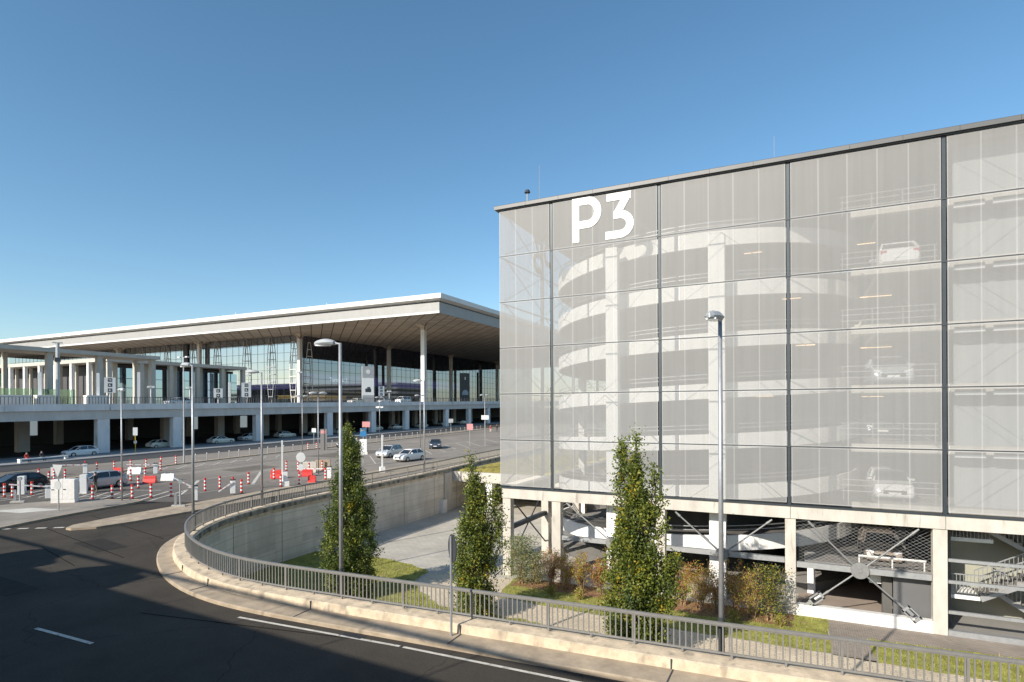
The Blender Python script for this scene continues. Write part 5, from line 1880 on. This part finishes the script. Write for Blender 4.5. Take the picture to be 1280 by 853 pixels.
# ------------------------------------------------------------------ vehicles
def car_proto(name, cat, body, L_, W, H, hood, belt, st, van=False):
    """front towards -y. st = (windscreen base, roof front, roof rear, tail base) as y"""
    t = thing(name, '', cat)
    hl = L_ / 2
    hw = W / 2
    mb = MB()
    stn = [(-hl, .34, .52, .80), (-hl + .06, .26, .66, .90), (-hl + .28, .20, hood - .06, .97), (-hl + .75, .18, hood, 1.), (st[0], .18, belt - .02, 1.), (st[0] + .5, .18, belt, 1.), (0, .17, belt + .01, 1.),
           (st[3] - .5, .18, belt + .03, 1.), (st[3], .20, belt + .03, .985), (hl - .10, .26, belt - .02 if van else belt - .04, .95), (hl, .36, belt - .20, .88)]
    rings = []
    for y, zb, zt, k in stn:
        w_ = hw * k
        rings.append([(-w_ * .9, y, zb), (-w_, y, zb + .13), (-w_ * 1.0, y, zb + (zt - zb) * .62), (-w_ * .965, y, zt - .05), (-w_ * .86, y, zt), (0, y, zt + .02),
                      (w_ * .86, y, zt), (w_ * .965, y, zt - .05), (w_ * 1.0, y, zb + (zt - zb) * .62), (w_, y, zb + .13), (w_ * .9, y, zb)])
    mb.loft(rings)
    # roof skin and pillars belong to the body
    rf, rr_ = st[1], st[2]
    roof = []
    for y, z, k in ((rf - .04, H - .06, .72), (rf + .25, H - .01, .74), ((rf + rr_) / 2, H, .75), (rr_ - .2, H - .02, .74), (rr_ + .05, H - .07, .72)):
        w_ = hw * k
        roof.append([(-w_, y, z - .05), (-w_ * .86, y, z), (0, y, z + .015), (w_ * .86, y, z), (w_, y, z - .05), (w_ * .9, y, z - .055), (-w_ * .9, y, z - .055)])
    mb.loft(roof)
    for s_ in (-1, 1):
        b0, b1 = s_ * hw * .87, s_ * hw * .72
        mb.beam((b0, st[0], belt - .03), (b1, rf, H - .09), .07, .06)
        mb.beam((b0, st[3] - .02, belt), (b1, rr_ + .02, H - .10), .10, .12)
        ym = (rf + rr_) / 2 + .1
        mb.beam((b0 * 1.01, ym, belt - .02), (b1 * 1.01, ym, H - .08), .05, .09)
    bo = mb.build('body', body, t, smooth=False)
    m_ = bo.modifiers.new('soft', 'BEVEL'); m_.width = .02; m_.segments = 1; m_.limit_method = 'ANGLE'
    gl = MB()
    a, b = hw * .855, hw * .70
    gl.loft([[(-a, st[0] + .03, belt - .02), (a, st[0] + .03, belt - .02), (a, st[3] - .04, belt - .01), (-a, st[3] - .04, belt - .01)],
             [(-b, rf + .02, H - .08), (b, rf + .02, H - .08), (b, rr_ - .02, H - .09), (-b, rr_ - .02, H - .09)]])
    gl.build('window', M['car_glass'], t)
    for s_ in (-1, 1):
        for y in (-hl + .82, hl - .78):
            mb = MB(); mb.cyl((s_ * (hw - .20), y, .32), (s_ * (hw + .012), y, .32), .325, n=20); tw = mb.build('wheel', M['tyre'], t)
            mb = MB(); mb.cyl((s_ * (hw + .0), y, .32), (s_ * (hw + .022), y, .32), .20, n=14); mb.build('rim', M['rim'], tw)
        mb = MB(); mb.beam((s_ * hw * .50, -hl + .055, .68), (s_ * hw * .86, -hl + .19, .73), .10, .13); mb.build('headlight', M['lamp_clear'], t)
        mb = MB(); mb.box(min(s_ * hw * .62, s_ * hw * .90), hl - .14, belt - .26, max(s_ * hw * .62, s_ * hw * .90), hl - .005, belt - .08); mb.build('taillight', M['lamp_red'], t)
        mb = MB(); mb.box(min(s_ * hw * .93, s_ * (hw + .15)), st[0] + .42, belt - .01, max(s_ * hw * .93, s_ * (hw + .15)), st[0] + .55, belt + .12); mb.build('mirror', body, t)
    mb = MB(); mb.box(-hw * .55, -hl - .012, .42, hw * .55, -hl + .06, .60); mb.build('grille', M['black'], t)
    mb = MB(); mb.box(-.26, -hl - .022, .40, .26, -hl - .010, .51); mb.build('number_plate', M['white'], t)
    mb = MB(); mb.box(-.26, hl + .002, .52, .26, hl + .014, .63); mb.build('number_plate', M['white'], t)
    return t


def paint(n, c, metal=.0, rough=.25):
    m, tr, b = nt(n)
    b.inputs['Base Color'].default_value = (*c, 1)
    b.inputs['Roughness'].default_value = rough
    b.inputs['Metallic'].default_value = metal
    b.inputs['Coat Weight'].default_value = .6
    b.inputs['Coat Roughness'].default_value = .08
    return m


cw, csv, ck, cb_, ccream = paint('white car paint', (.74, .74, .73)), paint('silver car paint', (.52, .54, .56), .5), paint('black car paint', (.015, .015, .018)), paint('slate blue car paint', (.06, .085, .12), .3), paint('cream taxi paint', (.70, .66, .55))
HB = (-1.05, -.25, 1.35, 1.85)
hatch_w = Maker(car_proto('hatchback', 'car', cw, 4.3, 1.78, 1.50, .92, .98, (-1.05, -.30, 1.30, 1.95)))
hatch_s = Maker(car_proto('hatchback', 'car', csv, 4.45, 1.82, 1.50, .92, .98, (-1.05, -.25, 1.45, 2.02)))
sedan_k = Maker(car_proto('hatchback', 'car', ck, 4.4, 1.80, 1.48, .90, .97, (-1.05, -.25, 1.40, 2.0)))
suv_s = Maker(car_proto('people_carrier', 'car', csv, 4.5, 1.86, 1.62, .98, 1.04, (-1.15, -.35, 1.75, 2.10)))
sed_b = Maker(car_proto('saloon_car', 'car', cb_, 4.6, 1.80, 1.44, .88, .95, (-.95, -.15, .95, 1.75)))
taxi = Maker(car_proto('saloon_car', 'car', ccream, 4.75, 1.84, 1.46, .90, .96, (-.95, -.15, 1.0, 1.80)))
van = Maker(car_proto('van', 'van', cw, 5.0, 1.95, 1.95, 1.15, 1.20, (-1.7, -.9, 2.3, 2.46), True))
sedan_k(on(-61.0, 26.6), R(2), 'black hatchback waiting at the ticket lanes at the left edge')
hatch_s(on(-55.4, 30.1), R(-4), 'silver hatchback at the ticket lane behind the white pay machine')
suv_s(on(-49.6, 63.6), R(8), 'silver people carrier in the bay beyond the tall dark tree')
hatch_w(on(-43.9, 60.3), R(-6), 'white hatchback leaving along the railing of the plaza')
sed_b(on(-52.2, 78.6), R(32), 'slate blue saloon facing the viewer on the plaza parking rows')
sedan_k(on(-66.6, 74.5), R(10), 'black van-like car by the dark pillar sign, partly behind the lamp post')
gt = 'cars waiting under the elevated road'
for i, (x, y, lab) in enumerate([(-93.0, 48.4, 'pale hatchback partly hidden behind the leftmost broad pier under the elevated road'), (-97.2, 63.2, 'cream saloon left of the second broad pier from the left'),
                                  (-96.6, 74.0, 'cream saloon midway between the second and third broad piers'), (-99.0, 82.2, 'dark windowed pale car just left of the third broad pier'),
                                  (-99.5, 91.8, 'cream saloon behind the fourth broad pier, right of the third'), (-98.0, 100.0, 'pale pinkish saloon behind the double headed lamp by the pillar sign'),
                                  (-99.5, 121.5, 'cream saloon in the shade left of the tall roof column, behind the blue parking sign'), (-99.5, 130.4, 'pale car immediately left of the foot of the tall roof column'),
                                  (-99.5, 142.5, 'cream saloon just right of the foot of the tall roof column'), (-101, 157, 'farthest but one pale car under the elevated road'), (-101, 168, 'farthest pale car under the elevated road'),
                                  (-98.0, 107.5, 'white saloon under the elevated road directly behind the top of the dark tree')]):
    (hatch_w if i in (0, 3) else taxi)(on(x, y, .01), R(180) if i % 3 else 0, lab, gt)
van((-92.5, 35.5, g(35) + .01), R(180), 'white van in the shade under the elevated road at the left edge')
gd = 'cars on the elevated road'
for x, y, mk, lab in ((-97.2, 66.0, hatch_s, 'pale blue car roof passing behind the railing of the elevated road'), (-97.5, 112.0, taxi, 'white car on the elevated road right of the terminal corner column'), (-97.5, 122.5, hatch_w, 'white car on the elevated road below the grey advertising totem'),
                      (-97.5, 131, van, 'white van on the elevated road just left of the tall roof column')):
    mk((x, y, DK(y) - .44), 0, lab, gd)
# cars inside the car park
gc = 'cars parked behind the mesh of the car park'
for x, z, mk, rz, lab in ((4.2, FL[0], hatch_w, 0, 'white car facing out behind the lowest mesh row'), (4.15, FL[2], suv_s, 0, 'pale car behind the third mesh row from the bottom'), (4.45, FL[4], hatch_w, 180, 'white car behind the second mesh row from the top'),
                          (4.3, FL[1], sed_b, 0, 'dim car behind the second mesh row from the bottom'), (4.1, FL[3], taxi, 0, 'low pale car behind the fourth mesh row from the bottom')):
    mk((x, 36.4 if z not in (FL[1], FL[3]) else 42.0, z + .005), R(rz), lab, gc)
sv = Maker(car_proto('saloon_car', 'car', paint('dusty beige car paint', (.40, .33, .27), .3), 4.5, 1.82, 1.46, .90, .97, (-1.0, -.2, 1.2, 1.9)))
sv((3.95, 38.4, -1.315), 0, 'beige car facing out on the half level above the grey service door', gc)
sedan_k((1.2, 43.6, -1.60), R(84), 'dark car deep in the half level behind the wire net', gc)
cn_ = thing('traffic_cone', 'small white and blue cone on the car park floor under the tie beam', 'cone', (3.05, 42.5, YARD + .01))
mb = MB(); mb.cyl((0, 0, .03), (0, 0, .6), .14, .04, n=10); mb.build('cone', M['white'], cn_)
mb = MB(); mb.box(-.18, -.18, 0, .18, .18, .03); mb.build('foot', M['blue'], cn_)

# ------------------------------------------------------------------ signs and totems on the deck
def deck(x, y): return (x, y, DK(y) - .45)


def glyph_sign(label, x, y, z0, z1, w_, rows):
    t = thing('route_sign', label, 'sign', deck(x, y), R(62))
    mb = MB(); mb.cyl((0, .06, 0), (0, .06, z1), .07, n=8); mb.build('post', M['white'], t)
    mb = MB(); mb.box(-w_ / 2, -.05, z0, w_ / 2, .0, z1); pl = mb.build('plate', M['white'], t)
    n = rows
    hh = (z1 - z0) / n
    for k in range(n):
        zc = z0 + hh * (k + .5)
        a = hh * .34
        mb = MB(); mb.box(-a, -.065, zc - a, a, -.052, zc + a); tl_ = mb.build('black_tile', M['glyph'], pl)
        mb = MB()
        if k % 3 == 0: mb.box(-a * .6, -.075, zc - a * .15, a * .6, -.066, zc + a * .15); mb.box(-a * .15, -.0765, zc - a * .6, a * .15, -.067, zc + a * .6)
        elif k % 3 == 1: mb.box(-a * .5, -.075, zc - a * .5, a * .5, -.066, zc - a * .1); mb.box(-a * .5, -.075, zc + a * .15, a * .2, -.066, zc + a * .5)
        else: mb.box(-a * .7, -.075, zc - a * .1, a * .1, -.066, zc + a * .25); mb.box(a * .25, -.075, zc - a * .5, a * .6, -.066, zc + a * .4)
        mb.build('white_symbol', M['white'], pl)


glyph_sign('white pictogram sign with black tiles at the open colonnade', -97.3, 54.9, 2.2, 4.6, 1.5, 3)
glyph_sign('square white pictogram sign before the middle of the glass pavilion', -97.3, 74.0, 1.4, 3.2, 1.5, 2)
glyph_sign('tall white pictogram sign at the right end of the glass pavilion', -97.3, 80.2, 1.6, 4.4, 1.7, 3)
glyph_sign('pale pictogram sign overlapping the grey advertising totem', -97.3, 121.5, 2.0, 4.6, 1.6, 3)
for lab, x, y, zh, top, low, w_ in (('tall light grey advertising totem with a white poster on the elevated road', -99, 118.3, 9.6, 'sign_back', 'white', 3.1), ('dark advertising totem with a pale picture right of the tall roof column', -99, 166.5, 9.8, 'steel_dark', 'steel_dark', 3.4)):
    t = thing('advertising_totem', lab, 'advert', deck(x, y), R(58))
    mb = MB(); mb.box(-w_ / 2, -.3, 0, w_ / 2, .3, zh); mb.build('pillar', M[top], t)
    if low == 'white':
        mb = MB(); mb.box(-w_ / 2 + .08, -.33, 2.2, w_ / 2 - .08, -.302, 6.6); po = mb.build('poster', M['white'], t)
        mb = MB(); mb.box(-.8, -.345, 3.0, .7, -.332, 3.9); mb.box(-.3, -.345, 3.92, .5, -.332, 4.3); mb.build('picture', M['steel_dark'], po)
        mb = MB(); mb.cyl((0, -.335, 8.2), (0, -.302, 8.2), .55, n=16); mb.build('disc', M['white_dirty'], t)
    else:
        mb = MB(); mb.loft([[(-1.1, y_, 2.6), (1.1, y_, 2.6), (1.15, y_, 3.4), (.5, y_, 4.3), (-.5, y_, 4.2), (-1.1, y_, 3.4)] for y_ in (-.33, -.302)]); mb.build('picture', mat('poster blue grey', (.22, .30, .38), .4, var=.3, scale=3), t)
        mb = MB(); mb.box(-.15, -.33, 7.6, .15, -.302, 8.5); mb.build('emblem', M['white'], t)
for i, (y, h, lab) in enumerate(((45.3, 5.0, 'white flag-like post left of the colonnade lamp'), (53.0, 5.2, 'white slab post left of the pictogram sign at the colonnade'), (59.2, 5.6, 'tallest white slab post right of the pictogram sign at the colonnade'), (76.2, 4.4, 'white slab post at the right end of the pavilion'))):
    t = thing('white_post', lab, 'post', deck(-97, y), R(60))
    mb = MB(); mb.box(-.2, -.12, 0, .2, .12, h); mb.build('slab', M['white'], t)
    mb = MB(); mb.box(-.3, -.2, 0, .3, .2, .1); mb.build('foot', M['white_dirty'], t)
for y, w_, lab in ((42.0, 3.6, 'white site fence box behind the deck railing at the left edge'), (45.6, 2.2, 'smaller white box behind the deck railing'), (52.4, 3.0, 'white metal box behind the deck railing under the pictogram sign')):
    t = thing('white_box', lab, 'box', deck(-96.5, y), R(90))
    mb = MB(); mb.box(-w_ / 2, -.5, 0, w_ / 2, .5, 1.75); mb.build('body', M['white_dirty'], t)
    mb = MB()
    for k in range(int(w_ / .45)): mb.box(-w_ / 2 + .2 + k * .45, .502, .1, -w_ / 2 + .24 + k * .45, .515, 1.65)
    mb.build('rib', M['sign_back'], t)
for y, lab in ((61.5, 'pair of small floodlights on a short mast behind the deck railing'), (68.5, 'white twin floodlight mast before the pavilion'), (94.0, 'tall thin mast with camera pods left of the terminal corner column'), (125, 'white twin floodlight mast left of the tall roof column'), (143.5, 'white floodlight mast right of the tall roof column')):
    t = thing('floodlight_mast', lab, 'floodlight', deck(-97.5, y), R(60))
    h = 3.4 if y != 94 else 7.2
    mb = MB(); mb.cyl((0, 0, 0), (0, 0, h), .07, n=8); mb.build('pole', M['white'], t)
    for s_ in (-1, 1):
        mb = MB(); mb.box(s_ * .35 - .2, -.15, h - .3, s_ * .35 + .2, .15, h); mb.build('floodlight', M['white'], t)
t = thing('green_banner', 'small green banner hanging on a colonnade column', 'banner', (-107.9, 44.9, 11.6))
mb = MB(); mb.box(0, -.45, -1.0, .05, .45, 1.0); mb.build('cloth', M['green'], t)
mb = MB(); mb.box(0.052, -.2, -.2, .06, .2, .4); mb.build('mark', M['white'], t)
for y, lab in ((47.3, 'slim grey mast standing before the third colonnade column'),):
    t = thing('deck_lamp', lab, 'lamp mast', deck(-96.5, y), R(60))
    mb = MB(); mb.cyl((0, 0, 0), (0, 0, 9.3), .28, .24, n=10); mb.build('pole', M['sign_back'], t)
    mb = MB(); mb.box(-.35, -.35, 6.6, .35, .35, 7.2); mb.build('box', M['steel_dark'], t)
    mb = MB(); mb.box(-.6, -.2, 9.3, .6, .2, 9.42); mb.build('lamp_head', M['sign_back'], t)


# ------------------------------------------------------------------ people
def person(label, loc, rz, pose, top, bottom, hair):
    """one continuous skinned figure; pose 'stand', 'walk' or 'sit'"""
    sit = pose == 'sit'
    st_ = .16 if pose == 'walk' else .03
    hip = .48 if sit else .93
    J, E_, Rd = [], [], []

    def jn(p, r, parent=None):
        J.append(p); Rd.append(r)
        if parent is not None: E_.append((parent, len(J) - 1))
        return len(J) - 1
    pel = jn((0, 0, hip), .135)
    w1 = jn((0, .0, hip + .18), .125, pel)
    ch = jn((0, -.01, hip + .40), .145, w1)
    nk = jn((0, 0, hip + .56), .06, ch)
    hb = jn((0, -.01, hip + .64), .085, nk)
    ht = jn((0, -.0, hip + .77), .085, hb)
    jn((0, -.10, hip + .68), .018, hb)      # nose
    for s_ in (-1, 1):
        jn((s_ * .085, .01, hip + .69), .016, hb)   # ear
        hp = jn((s_ * .09, 0, hip - .05), .10, pel)
        if sit:
            kn = jn((s_ * .11, -.42, hip + .0), .065, hp)
            an = jn((s_ * .11, -.45, .09), .045, kn)
            jn((s_ * .12, -.62, .04), .035, an)
        else:
            kn = jn((s_ * .10, -.02 - s_ * st_, .50), .065, hp)
            an = jn((s_ * .10, .02 - s_ * st_ * 1.6, .09), .045, kn)
            jn((s_ * .12, -.14 - s_ * st_ * 1.6, .04), .035, an)
        sh = jn((s_ * .19, 0, hip + .49), .065, ch)
        el = jn((s_ * .25, .04 + s_ * st_ * .6, hip + .22), .045, sh)
        wr = jn((s_ * .23, -.10 + s_ * st_, hip + .02) if not sit else (s_ * .14, -.30, hip + .12), .032, el)
        wp = Vector(J[wr])
        d = Vector((0, -.35, -1)).normalized() if not sit else Vector((0, -1, -.2)).normalized()
        pm = jn(tuple(wp + d * .06), .032, wr)
        for f in range(4):
            jn(tuple(Vector(J[pm]) + d * (.08 - .008 * abs(f - 1.3)) + Vector((0, (f - 1.5) * .018, 0))), .009, pm)
        jn(tuple(Vector(J[pm]) + d * .02 + Vector((-s_ * .045, -.02, 0))), .010, pm)
    me = bpy.data.meshes.new('skeleton')
    me.from_pydata(J, E_, [])
    o = bpy.data.objects.new('skeleton', me)
    COL.objects.link(o)
    md = o.modifiers.new('s', 'SKIN')
    sv_ = me.skin_vertices[0].data
    for i, r in enumerate(Rd):
        sv_[i].radius = (r, r * (.72 if i in (0, 1, 2) else 1))
    sv_[0].use_root = True
    o.modifiers.new('d', 'SUBSURF').levels = 1
    dg = bpy.context.evaluated_depsgraph_get()
    b = bpy.data.meshes.new_from_object(o.evaluated_get(dg))
    bpy.data.objects.remove(o)
    b.materials.clear()
    for m in (top, bottom, M['skin'], M['black']): b.materials.append(m)
    for p in b.polygons:
        c = p.center
        mi = 0
        if c.z > hip + .54: mi = 2
        elif c.z < .07: mi = 3
        elif sit and (c.y < -.2 and c.z < hip + .10 and c.z > .0 and abs(c.x) > .06): mi = 1
        elif not sit and c.z < hip - .03 and abs(c.x) < .2: mi = 1
        elif not sit and c.z < hip + .0 and abs(c.x) >= .2: mi = 2
        p.material_index = mi
        p.use_smooth = True
    r = bpy.data.objects.new('person', b)
    COL.objects.link(r)
    r.location = loc
    r.rotation_euler = (0, 0, rz)
    tag(r, label, 'person')
    mb = MB()
    rings = []
    for k in range(5):
        a = R(5 + 80 * k / 4)
        rings.append([(math.cos(a) * .100 * math.cos(t_), .015 + math.cos(a) * .108 * math.sin(t_), hip + .70 + .135 * math.sin(a)) for t_ in [2 * math.pi * j / 10 for j in range(10)]])
    mb.loft(rings)
    mb.build('hair', hair, r, smooth=True)
    return r


def cloth(n, c): return mat(n, c, .85, var=.15, scale=8)


navy, kh, redc, pale, jean = cloth('dark jacket', (.03, .035, .04)), cloth('khaki trousers', (.22, .18, .13)), cloth('red jacket', (.45, .05, .04)), cloth('pale top', (.60, .56, .46)), cloth('dark trousers', (.04, .045, .06))
hr = mat('dark hair', (.03, .022, .016), .7)
person('person in a dark jacket and khaki trousers standing at the white pay machine', on(-52.6, 28.5), R(-60), 'stand', navy, kh, hr)
person('person in a red top sitting on the long white bench', (-87.95, 39.6, g(39) + .16), R(90 + 12), 'sit', redc, jean, hr)
person('person in dark clothes sitting on the long white bench, right of the one in red', (-88.3, 41.4, g(41) + .16), R(90 + 12), 'sit', navy, jean, hr)
person('person in a pale top walking on the plaza right of the dark tree tip', on(-65.0, 74.9), R(60), 'walk', pale, jean, hr)
person('person in a red jacket standing near the car park corner, far along the median', on(-66.6, 124), R(40), 'stand', redc, pale, hr)
person('person in dark clothes beside the one in the red jacket near the car park corner', on(-67.2, 128.5), R(40), 'walk', navy, jean, hr)
# ------------------------------------------------------------------ building behind the viewer whose roof edge throws the long shadow
sb = thing('terrace_building', 'concrete building with a railed roof terrace behind the viewer', 'building', (0, -10, 0), world=True)
ca = R(-3.4)


def rotp(x, y, z):
    return (x * math.cos(ca) - y * math.sin(ca), x * math.sin(ca) + y * math.cos(ca), z)


class RB(MB):
    def box(s, x0, y0, z0, x1, y1, z1, mi=0):
        n = len(s.v)
        MB.box(s, x0, y0, z0, x1, y1, z1, mi)
        s.v[n:] = [rotp(*p) for p in s.v[n:]]


YE = -2.0
ZE = (12.0 - YE) * math.tan(EL) / .937
mb = RB(); mb.box(-70, YE - 22, ZE - .5, 18, YE, ZE); mb.build('terrace_slab', M['concrete'], sb)
mb = RB(); mb.box(-69, YE - 21, -.1, 17, YE - .6, ZE - .501); mb.build('wall', M['concrete_deck'], sb)
for k in range(18):
    mb = RB(); mb.box(-66 + k * 4.6, YE - .6, 3.6, -63.2 + k * 4.6, YE - .56, 5.6); mb.build('window', M['car_glass'], sb)
mb = RB(); mb.box(-70, YE - .16, ZE + 1.18, 18, YE - .02, ZE + 1.33)
mb.build('handrail', M['steel_dark'], sb)
mb = RB()
for k in range(22): mb.box(-70 + k * 4, YE - .11, ZE, -69.96 + k * 4, YE - .07, ZE + 1.18)
mb.build('rail_post', M['steel_dark'], sb)
zt_ = ZE + .005
for x, y, rz, lab in ((-38.5, YE - .35, 80, 'unseen black car added at the roof terrace edge to shape its shadow, farther one'), (-32.2, YE - .15, 97, 'unseen black car added at the roof terrace edge to shape its shadow, nearer one')):  # unseen cars added so the roof-edge shadow shows bulges
    p = rotp(x, y - .7, zt_)
    sedan_k(p, R(rz), lab)
for o in COL.objects:
    for k in ('_world',):
        if k in o: del o[k]

# blocks added out of view, only to darken reflections in the terminal glass
def block(label, x0, y0, x1, y1, h, storeys, m):
    t = thing('reflected_block', label, 'building', (x0, y0, 0))
    mb = MB(); mb.box(0, 0, -1, x1 - x0, y1 - y0, h); mb.build('wall', m, t)
    for k in range(storeys):
        z = 1.4 + k * (h - 1.2) / storeys
        mb = MB(); mb.box(-.05, -.05, z, x1 - x0 + .05, y1 - y0 + .05, z + (h / storeys) * .5); mb.build('window_band', M['car_glass'], t)


block('beige block added far beyond the mesh facade, seen only in the terminal glass', 20, 330, 190, 372, 20, 6, mat('beige block', (.42, .36, .27), .85, var=.1))
block('grey block added far beyond the mesh facade, seen only in the terminal glass', 30, 430, 230, 470, 30, 7, mat('grey block', (.30, .29, .28), .85, var=.1))
block('long brown block added to the left of the viewer, seen only in the terminal glass', -420, -90, -230, -50, 24, 6, mat('brown block', (.24, .19, .15), .85, var=.1))
